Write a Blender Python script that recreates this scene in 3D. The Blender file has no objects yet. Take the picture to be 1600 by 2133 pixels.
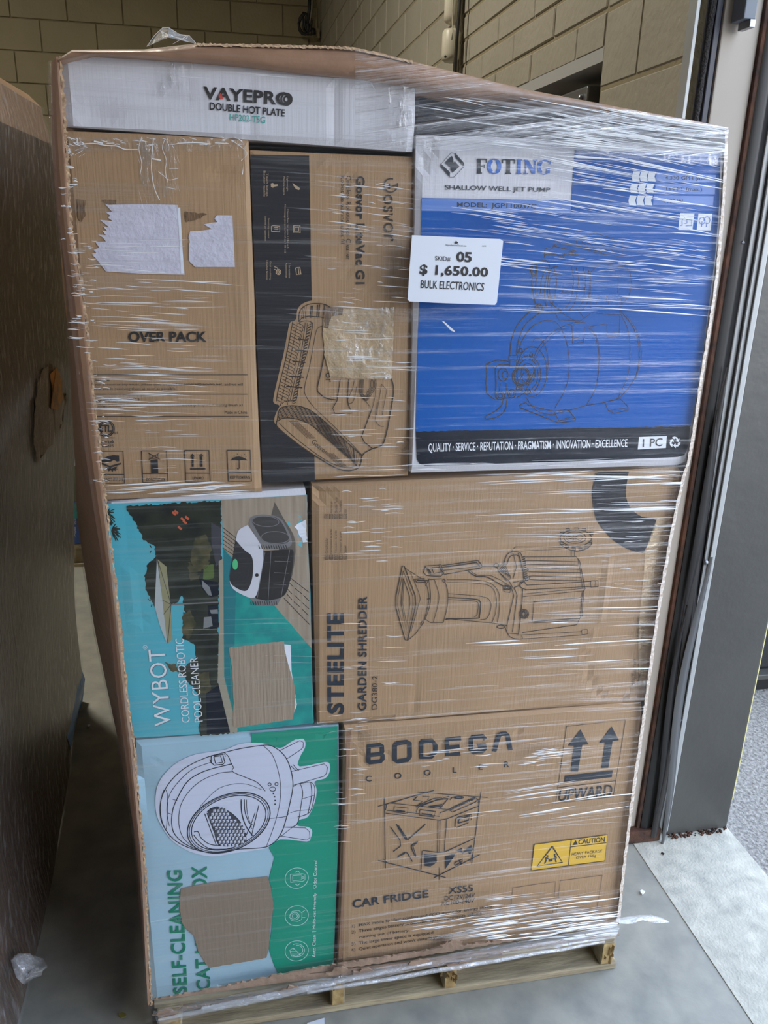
import bpy, bmesh, math, random
from mathutils import Vector, Matrix, noise, geometry
random.seed(7)
S = bpy.context.scene
COL = S.collection

# ------------------------------------------------------------------ camera
FPX, YAW, PITCH, ROLL = 1680.0, math.radians(11.282), math.radians(19.298), math.radians(1.512)
CAM = Vector((0.0, -1.30, 1.627))
_r0 = Vector((math.cos(YAW), -math.sin(YAW), 0))
_f = Vector((math.sin(YAW)*math.cos(PITCH), math.cos(YAW)*math.cos(PITCH), -math.sin(PITCH)))
_u0 = _r0.cross(_f)
_r = _r0*math.cos(ROLL) + _u0*math.sin(ROLL)
_u = -_r0*math.sin(ROLL) + _u0*math.cos(ROLL)
cd = bpy.data.cameras.new('camera'); cam = bpy.data.objects.new('camera', cd); COL.objects.link(cam)
cd.sensor_fit = 'VERTICAL'; cd.sensor_height = 24.0; cd.lens = FPX/2133*24.0
cd.clip_start = 0.02; cd.clip_end = 200
m = Matrix.Identity(4)
for i in range(3):
    m[i][0] = _r[i]; m[i][1] = _u[i]; m[i][2] = -_f[i]; m[i][3] = CAM[i]
cam.matrix_world = m
S.camera = cam

# ------------------------------------------------------------------ world, lights, exposure
W = bpy.data.worlds.new('sky'); S.world = W; W.use_nodes = True
nt = W.node_tree; nt.nodes.clear()
def wn(t, **k):
    n = nt.nodes.new(t)
    for a, b in k.items(): setattr(n, a, b)
    return n
out = wn('ShaderNodeOutputWorld'); bg = wn('ShaderNodeBackground'); bg.inputs[1].default_value = 3.0
tc = wn('ShaderNodeTexCoord'); sep = wn('ShaderNodeSeparateXYZ'); rp = wn('ShaderNodeValToRGB')
nt.links.new(tc.outputs['Generated'], sep.inputs[0]); nt.links.new(sep.outputs[2], rp.inputs[0])
rp.color_ramp.elements[0].position = 0.0; rp.color_ramp.elements[0].color = (0.90, 0.90, 0.90, 1)
rp.color_ramp.elements[1].position = 0.6; rp.color_ramp.elements[1].color = (0.38, 0.56, 0.86, 1)
mp = wn('ShaderNodeMapping'); mp.inputs['Scale'].default_value = (1, 1, 2.4)
ns = wn('ShaderNodeTexNoise'); ns.inputs['Scale'].default_value = 2.4; ns.inputs['Detail'].default_value = 6
cr = wn('ShaderNodeValToRGB'); cr.color_ramp.elements[0].position = 0.46; cr.color_ramp.elements[1].position = 0.62
mx = wn('ShaderNodeMixRGB'); mx.inputs[2].default_value = (1.0, 1.0, 1.0, 1)
nt.links.new(tc.outputs['Generated'], mp.inputs[0]); nt.links.new(mp.outputs[0], ns.inputs['Vector'])
nt.links.new(ns.outputs['Fac'], cr.inputs[0]); nt.links.new(cr.outputs[0], mx.inputs[0])
nt.links.new(rp.outputs[0], mx.inputs[1]); nt.links.new(mx.outputs[0], bg.inputs[0]); nt.links.new(bg.outputs[0], out.inputs[0])
S.view_settings.view_transform = 'Standard'; S.view_settings.look = 'None'
S.view_settings.gamma = 1.0; S.view_settings.use_curve_mapping = False
S.view_settings.exposure = 0.85

# ------------------------------------------------------------------ helpers
def lin(c):
    return tuple((v/255/12.92 if v/255 <= 0.04045 else ((v/255+0.055)/1.055)**2.4) for v in c) + (1,)
def ray(px, py):
    return _r*((px-800)/FPX) + _u*(-(py-1066.5)/FPX) + _f
def PY(px, py, Y):
    d = ray(px, py); return CAM + d*((Y-CAM.y)/d.y)
def PX(px, py, X):
    d = ray(px, py); return CAM + d*((X-CAM.x)/d.x)
def PZ(px, py, Z):
    d = ray(px, py); return CAM + d*((Z-CAM.z)/d.z)
ORG = {}
def org(o): return ORG.get(o.name, Vector((0, 0, 0)))
def link(name, me, mat, parent=None, kind=None):
    o = bpy.data.objects.new(name, me); COL.objects.link(o)
    if mat: me.materials.append(mat)
    if parent:
        w = org(parent); me.transform(Matrix.Translation(-w)); o.parent = parent; ORG[o.name] = w
    if kind: o['kind'] = kind
    return o
def bobj(name, bm, mat, parent=None, kind=None, smooth=False):
    me = bpy.data.meshes.new(name); bm.to_mesh(me); bm.free()
    if smooth:
        for p in me.polygons: p.use_smooth = True
    return link(name, me, mat, parent, kind)
def tag(o, label, cat, group=None):
    o['label'] = label; o['category'] = cat
    if group: o['group'] = group
    return o
def thing(name, label, cat, loc=(0, 0, 0), group=None):
    o = bpy.data.objects.new(name, None); COL.objects.link(o); o.location = loc
    o.empty_display_size = 0.1
    ORG[o.name] = Vector(loc)
    return tag(o, label, cat, group)
def struct(o): o['kind'] = 'structure'; return o
def addbox(bm, x0, x1, y0, y1, z0, z1):
    v = [bm.verts.new((x, y, z)) for x in (x0, x1) for y in (y0, y1) for z in (z0, z1)]
    for f in ((0, 1, 3, 2), (4, 6, 7, 5), (0, 4, 5, 1), (2, 3, 7, 6), (0, 2, 6, 4), (1, 5, 7, 3)):
        bm.faces.new([v[i] for i in f])
    return v
def box(name, b, mat, parent=None, bev=0.0, kind=None):
    bm = bmesh.new(); addbox(bm, *b)
    if bev: bmesh.ops.bevel(bm, geom=bm.edges[:], offset=bev, segments=2, affect='EDGES', profile=0.6)
    bmesh.ops.recalc_face_normals(bm, faces=bm.faces[:])
    return bobj(name, bm, mat, parent, kind)
def tube(name, pts, r, mat, parent=None, n=8):
    bm = bmesh.new(); rings = []
    pts = [Vector(p) for p in pts]
    for i, p in enumerate(pts):
        t = (pts[min(i+1, len(pts)-1)] - pts[max(i-1, 0)]).normalized()
        a = t.cross(Vector((0.31, 0.2, 0.9))).normalized(); b = t.cross(a)
        rr = r[i] if isinstance(r, (list, tuple)) else r
        rings.append([bm.verts.new(p + (a*math.cos(2*math.pi*k/n) + b*math.sin(2*math.pi*k/n))*rr) for k in range(n)])
    for A_, B_ in zip(rings, rings[1:]):
        for k in range(n): bm.faces.new((A_[k], A_[(k+1) % n], B_[(k+1) % n], B_[k]))
    bm.faces.new(rings[0][::-1]); bm.faces.new(rings[-1])
    return bobj(name, bm, mat, parent, smooth=True)
def lathe(name, prof, center, mat, parent=None, n=28, axis='Z'):
    bm = bmesh.new(); rings = []
    for r, h in prof:
        ring = []
        for k in range(n):
            a = 2*math.pi*k/n; c, s = math.cos(a)*r, math.sin(a)*r
            p = {'Z': (c, s, h), 'Y': (c, h, s), 'X': (h, c, s)}[axis]
            ring.append(bm.verts.new(Vector(center) + Vector(p)))
        rings.append(ring)
    for A_, B_ in zip(rings, rings[1:]):
        for k in range(n): bm.faces.new((A_[k], A_[(k+1) % n], B_[(k+1) % n], B_[k]))
    bm.faces.new(rings[0][::-1]); bm.faces.new(rings[-1])
    bmesh.ops.recalc_face_normals(bm, faces=bm.faces[:])
    return bobj(name, bm, mat, parent, smooth=True)

# ------------------------------------------------------------------ materials
def M(name, col, rough=0.6, var=0.0, vscale=8, col2=None, stretch=(1, 1, 1), bump=0.0, bscale=60, bstretch=(1, 1, 1),
      metal=0.0, spec=0.5, coat=0.0, wave=None):
    mt = bpy.data.materials.new(name); mt.use_nodes = True; t = mt.node_tree; N = t.nodes; L = t.links
    p = N['Principled BSDF']; c = lin(col); p.inputs['Base Color'].default_value = c
    p.inputs['Roughness'].default_value = rough; p.inputs['Metallic'].default_value = metal
    p.inputs['Specular IOR Level'].default_value = spec; p.inputs['Coat Weight'].default_value = coat
    p.inputs['Coat Roughness'].default_value = 0.15
    g = N.new('ShaderNodeNewGeometry')
    if var or col2:
        mpn = N.new('ShaderNodeMapping'); mpn.inputs['Scale'].default_value = stretch
        nz = N.new('ShaderNodeTexNoise'); nz.inputs['Scale'].default_value = vscale; nz.inputs['Detail'].default_value = 6
        L.new(g.outputs['Position'], mpn.inputs[0]); L.new(mpn.outputs[0], nz.inputs['Vector'])
        r = N.new('ShaderNodeValToRGB'); r.color_ramp.elements[0].position = 0.3; r.color_ramp.elements[1].position = 0.7
        if col2: a, b = lin(col2), c
        else: a, b = tuple(v*(1-var) for v in c[:3])+(1,), tuple(min(1, v*(1+var)) for v in c[:3])+(1,)
        r.color_ramp.elements[0].color = a; r.color_ramp.elements[1].color = b
        L.new(nz.outputs['Fac'], r.inputs[0]); L.new(r.outputs[0], p.inputs['Base Color'])
    if bump:
        mb = N.new('ShaderNodeMapping'); mb.inputs['Scale'].default_value = bstretch
        nb = N.new('ShaderNodeTexNoise'); nb.inputs['Scale'].default_value = bscale; nb.inputs['Detail'].default_value = 4
        L.new(g.outputs['Position'], mb.inputs[0]); L.new(mb.outputs[0], nb.inputs['Vector'])
        bp = N.new('ShaderNodeBump'); bp.inputs['Strength'].default_value = bump; bp.inputs['Distance'].default_value = 0.01
        L.new(nb.outputs['Fac'], bp.inputs['Height']); L.new(bp.outputs[0], p.inputs['Normal'])
    return mt
def film_material(name, base=0.05, streak=0.25, haze=0.3, rough=0.12, scale=(2.2, 2.2, 95), tint=(0.95, 0.96, 1.0), bump=0.6, rot=(0, 0, 0), dcol=(0.9, 0.92, 0.95)):
    """clear stretch film: mostly transparent, glossy, denser along its wrinkles"""
    mt = bpy.data.materials.new(name); mt.use_nodes = True; t = mt.node_tree; N = t.nodes; L = t.links
    N.clear(); o = N.new('ShaderNodeOutputMaterial')
    g = N.new('ShaderNodeNewGeometry')
    m0 = N.new('ShaderNodeMapping'); m0.inputs['Rotation'].default_value = rot
    m1 = N.new('ShaderNodeMapping'); m1.inputs['Scale'].default_value = scale
    L.new(g.outputs['Position'], m0.inputs[0]); L.new(m0.outputs[0], m1.inputs[0])
    n1 = N.new('ShaderNodeTexNoise'); n1.inputs['Scale'].default_value = 1.0; n1.inputs['Detail'].default_value = 5; n1.inputs['Roughness'].default_value = 0.6
    L.new(m1.outputs[0], n1.inputs['Vector'])
    bp = N.new('ShaderNodeBump'); bp.inputs['Strength'].default_value = bump; bp.inputs['Distance'].default_value = 0.01
    L.new(n1.outputs['Fac'], bp.inputs['Height'])
    rr = N.new('ShaderNodeValToRGB'); rr.color_ramp.elements[0].position = 0.52; rr.color_ramp.elements[0].color = (base, base, base, 1)
    rr.color_ramp.elements[1].position = 0.72; rr.color_ramp.elements[1].color = (base+streak,)*3 + (1,)
    L.new(n1.outputs['Fac'], rr.inputs[0])
    tr = N.new('ShaderNodeBsdfTransparent')
    gl = N.new('ShaderNodeBsdfGlossy'); gl.inputs['Roughness'].default_value = rough; gl.inputs['Color'].default_value = tint + (1,)
    df = N.new('ShaderNodeBsdfDiffuse'); df.inputs['Color'].default_value = dcol + (1,)
    L.new(bp.outputs[0], gl.inputs['Normal'])
    ms = N.new('ShaderNodeMixShader'); ms.inputs[0].default_value = haze
    L.new(gl.outputs[0], ms.inputs[1]); L.new(df.outputs[0], ms.inputs[2])
    mm = N.new('ShaderNodeMixShader'); L.new(rr.outputs[0], mm.inputs[0]); L.new(tr.outputs[0], mm.inputs[1]); L.new(ms.outputs[0], mm.inputs[2])
    L.new(mm.outputs[0], o.inputs['Surface'])
    return mt

KR = dict(var=0.07, vscale=5, bump=0.12, bscale=1, bstretch=(260, 260, 6), rough=0.62, spec=0.3)
kraft = M('kraft_cardboard', (170, 139, 106), **KR)
kraft_dark = M('kraft_cardboard_dark', (150, 114, 82), **KR)
kraft_wall = M('bin_cardboard', (152, 116, 88), var=0.1, vscale=9, bump=0.2, bscale=30, rough=0.5, coat=0.3)
kraft_edge = M('corrugated_edge', (196, 166, 130), col2=(110, 80, 58), vscale=160, stretch=(1, 1, 1), rough=0.8)
torn = M('torn_grey_cardboard', (156, 140, 122), var=0.08, vscale=3, stretch=(40, 40, 2), bump=0.2, bscale=1, bstretch=(200, 200, 10), rough=0.85)
torn2 = M('torn_tan_cardboard', (186, 160, 122), var=0.14, vscale=14, bump=0.7, bscale=40, rough=0.55)
white_card = M('white_cardboard', (214, 214, 222), var=0.03, vscale=4, bump=0.08, bscale=1, bstretch=(200, 200, 5), rough=0.45)
lilac_label = M('torn_paper_label', (206, 204, 220), var=0.06, vscale=30, bump=0.2, bscale=120, rough=0.7)
paper = M('white_paper', (228, 234, 246), rough=0.5)
ink = M('dark_ink', (46, 44, 46), rough=0.45)
ink_soft = M('soft_brown_ink', (56, 44, 36), rough=0.55)
ink_blue = M('blue_black_ink', (36, 44, 56), rough=0.45)
ink_black = M('black_print', (52, 52, 56), spec=0.2, var=0.06, vscale=20, bump=0.1, bscale=1, bstretch=(8, 8, 200), rough=0.4)
blue = M('blue_print', (0, 88, 172), var=0.04, vscale=5, rough=0.45, spec=0.2)
blue_text = M('blue_ink', (50, 108, 200), rough=0.4)
blue_light = M('light_blue_print', (92, 132, 206), rough=0.35)
navy = M('navy_black_print', (26, 32, 44), spec=0.2, rough=0.35)
navy_void_rail = M('navy_void_and_rail', (22, 30, 52), var=0.2, rough=0.35)  # shade of the gaps put into the colour; also colours the track rail
teal_text = M('teal_ink', (70, 170, 160), rough=0.5)
white_ink = M('white_ink', (226, 230, 236), rough=0.5)
kraft_ink = M('tan_ink', (184, 160, 132), rough=0.6)
grey_ink = M('grey_ink', (120, 118, 120), rough=0.5)
pale_blue = M('pale_blue_print', (164, 198, 216), var=0.05, vscale=6, bump=0.1, bscale=12, rough=0.4)
green = M('green_print', (10, 148, 122), var=0.05, vscale=6, bump=0.1, bscale=12, rough=0.4)
green_ink = M('dark_green_ink', (10, 126, 98), rough=0.45)
pale_ink = M('drawing_white', (206, 212, 232), var=0.02, rough=0.45)
yellow = M('yellow_sticker', (224, 180, 60), rough=0.4)
steel_dark = M('dark_painted_steel', (82, 82, 80), var=0.12, vscale=3, bump=0.15, bscale=25, rough=0.38, metal=0.3)
steel_grey = M('grey_painted_steel', (170, 173, 174), var=0.05, rough=0.4, metal=0.2)
beige_paint = M('pale_painted_jamb', (164, 156, 146), var=0.05, vscale=6, rough=0.5)
rubber = M('black_rubber', (26, 25, 26), var=0.2, vscale=20, rough=0.45)
rust = M('rust', (92, 60, 44), col2=(44, 32, 28), vscale=25, bump=0.5, bscale=60, rough=0.9)
brush_m = M('brush_pile', (60, 58, 58), var=0.4, vscale=200, bump=1.0, bscale=200, rough=1.0)
white_trim = M('white_trim', (240, 240, 240), rough=0.5)
block_m = M('painted_block', (150, 138, 108), var=0.07, vscale=3, bump=0.35, bscale=40, rough=0.6)
block_r = M('painted_block_grey', (158, 152, 138), var=0.06, vscale=3, bump=0.35, bscale=40, rough=0.6)
mortar = M('mortar', (140, 130, 104), bump=0.4, bscale=60, rough=0.9)
floor_m = M('concrete_floor', (160, 158, 148), col2=(132, 133, 128), vscale=13, bump=0.2, bscale=20, rough=0.55)
sill_m = M('rough_concrete', (196, 194, 182), col2=(160, 160, 152), vscale=22, bump=0.25, bscale=150, rough=0.9)
asphalt_m = M('asphalt', (158, 156, 152), col2=(96, 95, 94), vscale=90, bump=1.0, bscale=90, rough=0.9)
roof_m = M('ceiling_paint', (96, 92, 82), rough=0.9)
wood = M('weathered_pallet_wood', (182, 168, 138), col2=(138, 126, 104), vscale=6, stretch=(1.5, 8, 8), bump=0.4, bscale=1, bstretch=(10, 60, 120), rough=0.8)
wood_end = M('end_grain_wood', (190, 166, 116), col2=(140, 112, 70), vscale=40, stretch=(1, 1, 1), bump=0.4, bscale=50, rough=0.8)
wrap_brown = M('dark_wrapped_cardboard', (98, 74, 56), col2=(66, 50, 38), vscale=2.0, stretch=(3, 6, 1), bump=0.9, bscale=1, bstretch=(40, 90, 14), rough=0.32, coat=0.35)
blue_pallet = M('blue_pallet_paint', (30, 120, 200), rough=0.5, var=0.2)
plastic_cream = M('cream_plastic', (196, 190, 172), rough=0.4)
cable_m = M('dark_cable', (34, 32, 30), rough=0.5)
pipe_m = M('grey_conduit', (150, 144, 128), rough=0.4, metal=0.3)
metal_m = M('galvanised_steel', (150, 152, 156), rough=0.35, metal=0.8)
black_m = M('black_textured_plastic', (30, 32, 36), var=0.5, vscale=120, rough=0.6)
film = film_material('stretch_film', base=0.028, streak=0.20)
film_top = film_material('stretch_film_top', base=0.16, streak=0.6, haze=0.10, rough=0.12, scale=(1.6, 3, 110), rot=(0, math.radians(9), 0), bump=1.0)
film_side = film_material('stretch_film_side', base=0.10, streak=0.3, haze=0.15, rough=0.2, scale=(20, 12, 90), bump=0.8)
film_tail = film_material('bunched_film', base=0.3, streak=0.45, haze=0.5, rough=0.15, scale=(25, 60, 60), bump=1.0)
tape = film_material('clear_tape', base=0.07, streak=0.5, haze=0.3, rough=0.06, scale=(60, 60, 30), bump=0.5)
fold_m = bpy.data.materials.new('film_fold'); fold_m.use_nodes = True
_t = fold_m.node_tree; _p = _t.nodes['Principled BSDF']
_p.inputs['Base Color'].default_value = (0.92, 0.94, 0.97, 1); _p.inputs['Roughness'].default_value = 0.16
_p.inputs['Specular IOR Level'].default_value = 1.0; _p.inputs['Alpha'].default_value = 0.92; _p.inputs['Coat Weight'].default_value = 0.6
fold_soft = fold_m.copy(); fold_soft.name = 'film_fold_thin'; fold_soft.node_tree.nodes['Principled BSDF'].inputs['Alpha'].default_value = 0.16

# ------------------------------------------------------------------ printing on surfaces
class Face:
    """a carton front: plane y = Y plus small real dents; maps picture measurements of the print to it"""
    def __init__(s, Y, dents=(), creases=(), wob=0.0015, seed=0):
        s.Y, s.dents, s.creases, s.wob, s.seed = Y, dents, creases, wob, seed
    def disp(s, x, z):
        d = s.wob*noise.noise(Vector((x*4, z*4, s.seed)))
        for cx, cz, rx, rz, a in s.dents:
            q = ((x-cx)/rx)**2 + ((z-cz)/rz)**2
            if q < 9: d += a*math.exp(-q)
        for x0, z0, x1, z1, w, a in s.creases:
            dx, dz = x1-x0, z1-z0; L2 = dx*dx+dz*dz
            t = max(0, min(1, ((x-x0)*dx+(z-z0)*dz)/L2)); q = ((x-x0-t*dx)**2+(z-z0-t*dz)**2)/w/w
            if q < 9: d += a*math.exp(-q)
        return d
    def at(s, px, py, lift=0.0):
        p = PY(px, py, s.Y); return Vector((p.x, s.Y + s.disp(p.x, p.z) - lift*.45 - .0007, p.z))
def dent(px, py, rx, rz, a, Y=0.0):
    p = PY(px, py, Y); return (p.x, p.z, rx, rz, a)
def crease(p0, p1, w, a, Y=0.0):
    a0, a1 = PY(*p0, Y), PY(*p1, Y); return (a0.x, a0.z, a1.x, a1.z, w, a*0.5)
def A(ox, oy, s):
    return lambda pts: [(ox+x*s, oy+y*s) for x, y in pts]
def smooth(pts, k=6, closed=False):
    n = len(pts)
    if n < 3: return list(pts)
    o = []
    rng = range(n if closed else n-1)
    for i in rng:
        g = (lambda j: pts[j % n]) if closed else (lambda j: pts[max(0, min(n-1, j))])
        p0, p1, p2, p3 = g(i-1), g(i), g(i+1), g(i+2)
        for j in range(k):
            t = j/k
            o.append(tuple(0.5*((2*p1[a]) + (-p0[a]+p2[a])*t + (2*p0[a]-5*p1[a]+4*p2[a]-p3[a])*t*t + (-p0[a]+3*p1[a]-3*p2[a]+p3[a])*t**3) for a in (0, 1)))
    o.append(pts[0] if closed else pts[-1])
    return o
def ell(cx, cy, rx, ry, a0=0, a1=360, rot=0, n=28):
    o = []
    for i in range(n+1):
        a = math.radians(a0+(a1-a0)*i/n); x, y = rx*math.cos(a), ry*math.sin(a); r = math.radians(rot)
        o.append((cx+x*math.cos(r)-y*math.sin(r), cy+x*math.sin(r)+y*math.cos(r)))
    return o
def strokes(name, face, lines, mat, parent, w=1.3, lift=0.0014):
    """line drawing: every line a flat ribbon of ink; lines = list of point lists (or (points, width))"""
    vs, fs = [], []
    for ln in lines:
        ww = w
        if isinstance(ln, tuple) and isinstance(ln[0], list): ln, ww = ln
        pts = [p for i, p in enumerate(ln) if i == 0 or math.hypot(p[0]-ln[i-1][0], p[1]-ln[i-1][1]) > 0.3]
        if len(pts) < 2: continue
        ww *= 1.15; b = len(vs)
        for i, p in enumerate(pts):
            a, c = pts[max(i-1, 0)], pts[min(i+1, len(pts)-1)]
            dx, dy = c[0]-a[0], c[1]-a[1]; L = math.hypot(dx, dy) or 1
            nx, ny = -dy/L*ww/2, dx/L*ww/2
            vs.append(face.at(p[0]+nx, p[1]+ny, lift)); vs.append(face.at(p[0]-nx, p[1]-ny, lift))
        for i in range(len(pts)-1):
            q = b+2*i; fs.append((q, q+1, q+3, q+2))
    me = bpy.data.meshes.new(name); me.from_pydata(vs, [], fs)
    return link(name, me, mat, parent)
def gridcut(bm, cell):
    xs = [v.co.x for v in bm.verts]; zs = [v.co.z for v in bm.verts]
    def cuts(a, b):
        n = max(1, int((b-a)/cell)); return [a+(b-a)*i/n for i in range(1, n)]
    for x in cuts(min(xs), max(xs)):
        bmesh.ops.bisect_plane(bm, geom=bm.verts[:]+bm.edges[:]+bm.faces[:], plane_co=(x, 0, 0), plane_no=(1, 0, 0))
    for z in cuts(min(zs), max(zs)):
        bmesh.ops.bisect_plane(bm, geom=bm.verts[:]+bm.edges[:]+bm.faces[:], plane_co=(0, 0, z), plane_no=(0, 0, 1))
def fillpoly(ps, Y, bm=None):
    bm = bm or bmesh.new()
    v, e, f, *_ = geometry.delaunay_2d_cdt([Vector((q.x, q.z)) for q in ps], [], [list(range(len(ps)))], 1, 1e-6)
    vs = [bm.verts.new((q.x, Y, q.y)) for q in v]
    for t in f:
        try: bm.faces.new([vs[i] for i in t])
        except ValueError: pass
    return bm
def patch(name, face, pts, mat, parent, lift=0.0005, cell=0.014, thick=0.0):
    """a printed or pasted area with its own outline"""
    bm = fillpoly([PY(p[0], p[1], face.Y) for p in pts], face.Y)
    gridcut(bm, cell)
    for v in bm.verts: v.co.y = face.Y + face.disp(v.co.x, v.co.z) - lift*.45 - .0007
    if thick:
        be = [e for e in bm.edges if e.is_boundary]
        r = bmesh.ops.extrude_edge_only(bm, edges=be)
        for v in r['geom']:
            if isinstance(v, bmesh.types.BMVert): v.co.y += thick
    bmesh.ops.recalc_face_normals(bm, faces=bm.faces[:])
    return bobj(name, bm, mat, parent)
def patches(name, face, polys, mat, parent, lift=0.001):
    """several small solid shapes of one print joined"""
    bm = bmesh.new()
    for pts in polys: fillpoly([PY(p[0], p[1], face.Y) for p in pts], face.Y, bm)
    for v in bm.verts: v.co.y = face.Y + face.disp(v.co.x, v.co.z) - lift*.45 - .0007
    bmesh.ops.recalc_face_normals(bm, faces=bm.faces[:])
    return bobj(name, bm, mat, parent)
_tc = {}
def glyphs(s, bold, sp):
    k = (s, bold, sp)
    if k not in _tc:
        cu = bpy.data.curves.new('t', 'FONT'); cu.body = s; cu.offset = bold; cu.resolution_u = 3; cu.space_character = sp
        cu.fill_mode = 'FRONT'
        o = bpy.data.objects.new('t', cu); COL.objects.link(o)
        dg = bpy.context.evaluated_depsgraph_get(); me = bpy.data.meshes.new_from_object(o.evaluated_get(dg))
        v = [(a.co.x, a.co.y) for a in me.vertices]; f = [tuple(p.vertices) for p in me.polygons]
        bpy.data.objects.remove(o); bpy.data.curves.remove(cu); bpy.data.meshes.remove(me)
        _tc[k] = (v, f)
    return _tc[k]
def text(s, face, quad, mat, parent, bold=0.0, sp=1.0, lift=0.0016, name='lettering'):
    v, f = glyphs(s, bold, sp)
    x0, x1 = min(a[0] for a in v), max(a[0] for a in v); y0, y1 = min(a[1] for a in v), max(a[1] for a in v)
    TL, TR, BR, BL = quad; o = []
    for x, y in v:
        a, b = (x-x0)/(x1-x0), (y1-y)/(y1-y0)
        px = (TL[0]*(1-a)+TR[0]*a)*(1-b)+(BL[0]*(1-a)+BR[0]*a)*b
        py = (TL[1]*(1-a)+TR[1]*a)*(1-b)+(BL[1]*(1-a)+BR[1]*a)*b
        o.append(face.at(px, py, lift))
    me = bpy.data.meshes.new(name); me.from_pydata(o, [], f)
    return link(name, me, mat, parent)
def rect(x0, y0, x1, y1): return [(x0, y0), (x1, y0), (x1, y1), (x0, y1)]
def jag(pts, amp, step=4, seed=1):
    rnd = random.Random(seed); o = []
    for a, b in zip(pts, pts[1:]+pts[:1]):
        L = math.hypot(b[0]-a[0], b[1]-a[1]); n = max(1, int(L/step))
        for i in range(n):
            t = i/n; o.append((a[0]+(b[0]-a[0])*t+rnd.uniform(-amp, amp), a[1]+(b[1]-a[1])*t+rnd.uniform(-amp, amp)))
    return o
def carton(name, label, face, outline, depth, mat, cell=0.012, matside=None):
    """a carton: rounded front outline, dented front, real depth; returns the Empty that holds its parts"""
    pts = [PY(p[0], p[1], face.Y) for p in outline]
    cx = sum(p.x for p in pts)/len(pts); zb = min(p.z for p in pts)
    root = thing(name, label, 'carton', (cx, face.Y+depth/2, zb))
    bm = bmesh.new()
    f = bm.faces.new([bm.verts.new((p.x, face.Y, p.z)) for p in pts])
    outer = [(p.x, p.z) for p in pts]
    bmesh.ops.inset_individual(bm, faces=[f], thickness=0.006, use_even_offset=True)
    gridcut(bm, cell)
    def edist(x, z):
        d = 9
        for (ax, az), (bx, bz) in zip(outer, outer[1:]+outer[:1]):
            dx, dz = bx-ax, bz-az; t = max(0, min(1, ((x-ax)*dx+(z-az)*dz)/(dx*dx+dz*dz)))
            d = min(d, math.hypot(x-ax-t*dx, z-az-t*dz))
        return d
    for v in bm.verts:
        x, z = v.co.x, v.co.z; e = edist(x, z)
        v.co.y = face.Y + face.disp(x, z)*min(1, e/0.006) + (0.005 if e < 1e-4 else 0)
    be = [e for e in bm.edges if e.is_boundary]
    r = bmesh.ops.extrude_edge_only(bm, edges=be); nv = [g for g in r['geom'] if isinstance(g, bmesh.types.BMVert)]
    for v in nv: v.co.y = face.Y+depth
    ne = [g for g in r['geom'] if isinstance(g, bmesh.types.BMEdge) and all(v in nv for v in g.verts)]
    bmesh.ops.edgeloop_fill(bm, edges=ne)
    bmesh.ops.recalc_face_normals(bm, faces=bm.faces[:])
    bobj('carton_body', bm, mat, root)
    return root

# ================================================================== THE SETTING
def plane(name, pts, mat, kind='structure'):
    bm = bmesh.new(); bm.faces.new([bm.verts.new(p) for p in pts]); o = bobj(name, bm, mat); o['kind'] = kind; return o
WX, YB = 1.10, 8.27            # door wall plane, back wall
CH = 4.8
plane('floor', [(-6, -6, 0), (1.08, -6, 0), (1.08, YB, 0), (-6, YB, 0)], floor_m)
struct(box('trim_1', (1.08, 1.385, -5.9, 0.75, -0.15, 0.002), sill_m))
plane('ground', [(1.385, -40, -0.01), (40, -40, -0.01), (40, 40, -0.01), (1.385, 40, -0.01)], asphalt_m)
plane('ceiling', [(-6, -6, CH), (1.3, -6, CH), (1.3, YB, CH), (-6, YB, CH)], roof_m)
struct(box('wall_left', (-6.1, -6.0, -6, YB, 0, CH), block_m))
back = struct(box('wall_back', (-6, 1.3, YB, YB+0.15, 0, CH), mortar))
struct(box('wall_front', (-6, 1.3, -6.15, -6, 0, CH), block_m))
# door wall: solid beyond the jamb, header over the dock opening, far side of the opening
right = struct(box('wall_right', (WX, WX+0.2, 2.02, YB, 0, CH), mortar))
rparts = [box('wall_section', (WX, WX+0.2, 0.66, 1.16, 0, CH), mortar, right),
          box('wall_section', (WX, WX+0.2, 1.16, 2.02, 2.14, CH), mortar, right),
          box('wall_section', (WX, WX+0.2, 1.16, 2.02, 0, 1.45), mortar, right)]
struct(box('wall_right_header', (WX, WX+0.25, -2.5, 0.36, 3.3, CH), block_r))
struct(box('wall_right_near', (WX, WX+0.25, -6, -2.5, 0, CH), block_r))

# painted blocks, one object each, sharing mesh data
def block_mesh(L, H, axis):
    bm = bmesh.new(); g = 0.005
    if axis == 'X': addbox(bm, g, L-g, -0.012, 0.004, g, H-g)
    else: addbox(bm, -0.007, 0.004, g, L-g, g, H-g)
    bmesh.ops.bevel(bm, geom=bm.edges[:], offset=0.004, segments=1, affect='EDGES')
    bmesh.ops.recalc_face_normals(bm, faces=bm.faces[:])
    me = bpy.data.meshes.new('block'); bm.to_mesh(me); bm.free(); return me
bx = block_mesh(0.53, 0.285, 'X'); bx.materials.append(block_m)
rb = random.Random(3)
for r in range(7):
    for c in range(9):
        x = -3.0 + c*0.53 + (0.265 if r % 2 else 0); L = min(1.07, x+0.53)-x
        if L < 0.2: continue
        o = bpy.data.objects.new('block', bx); COL.objects.link(o); o.parent = back
        o.location = (x, YB - rb.uniform(0, 0.004), 2.35 + r*0.285); o.scale.x = L/0.53
by = block_mesh(0.4, 0.2, 'Y'); by.materials.append(block_r)
bh = block_mesh(0.4, 0.1, 'Y'); bh.materials.append(block_r)
def in_view(y, z): return 1.70 + 0.1*(y+1.3) < z + 0.2 and z < 1.66 + 0.262*(y+1.3) + 0.12
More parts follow.
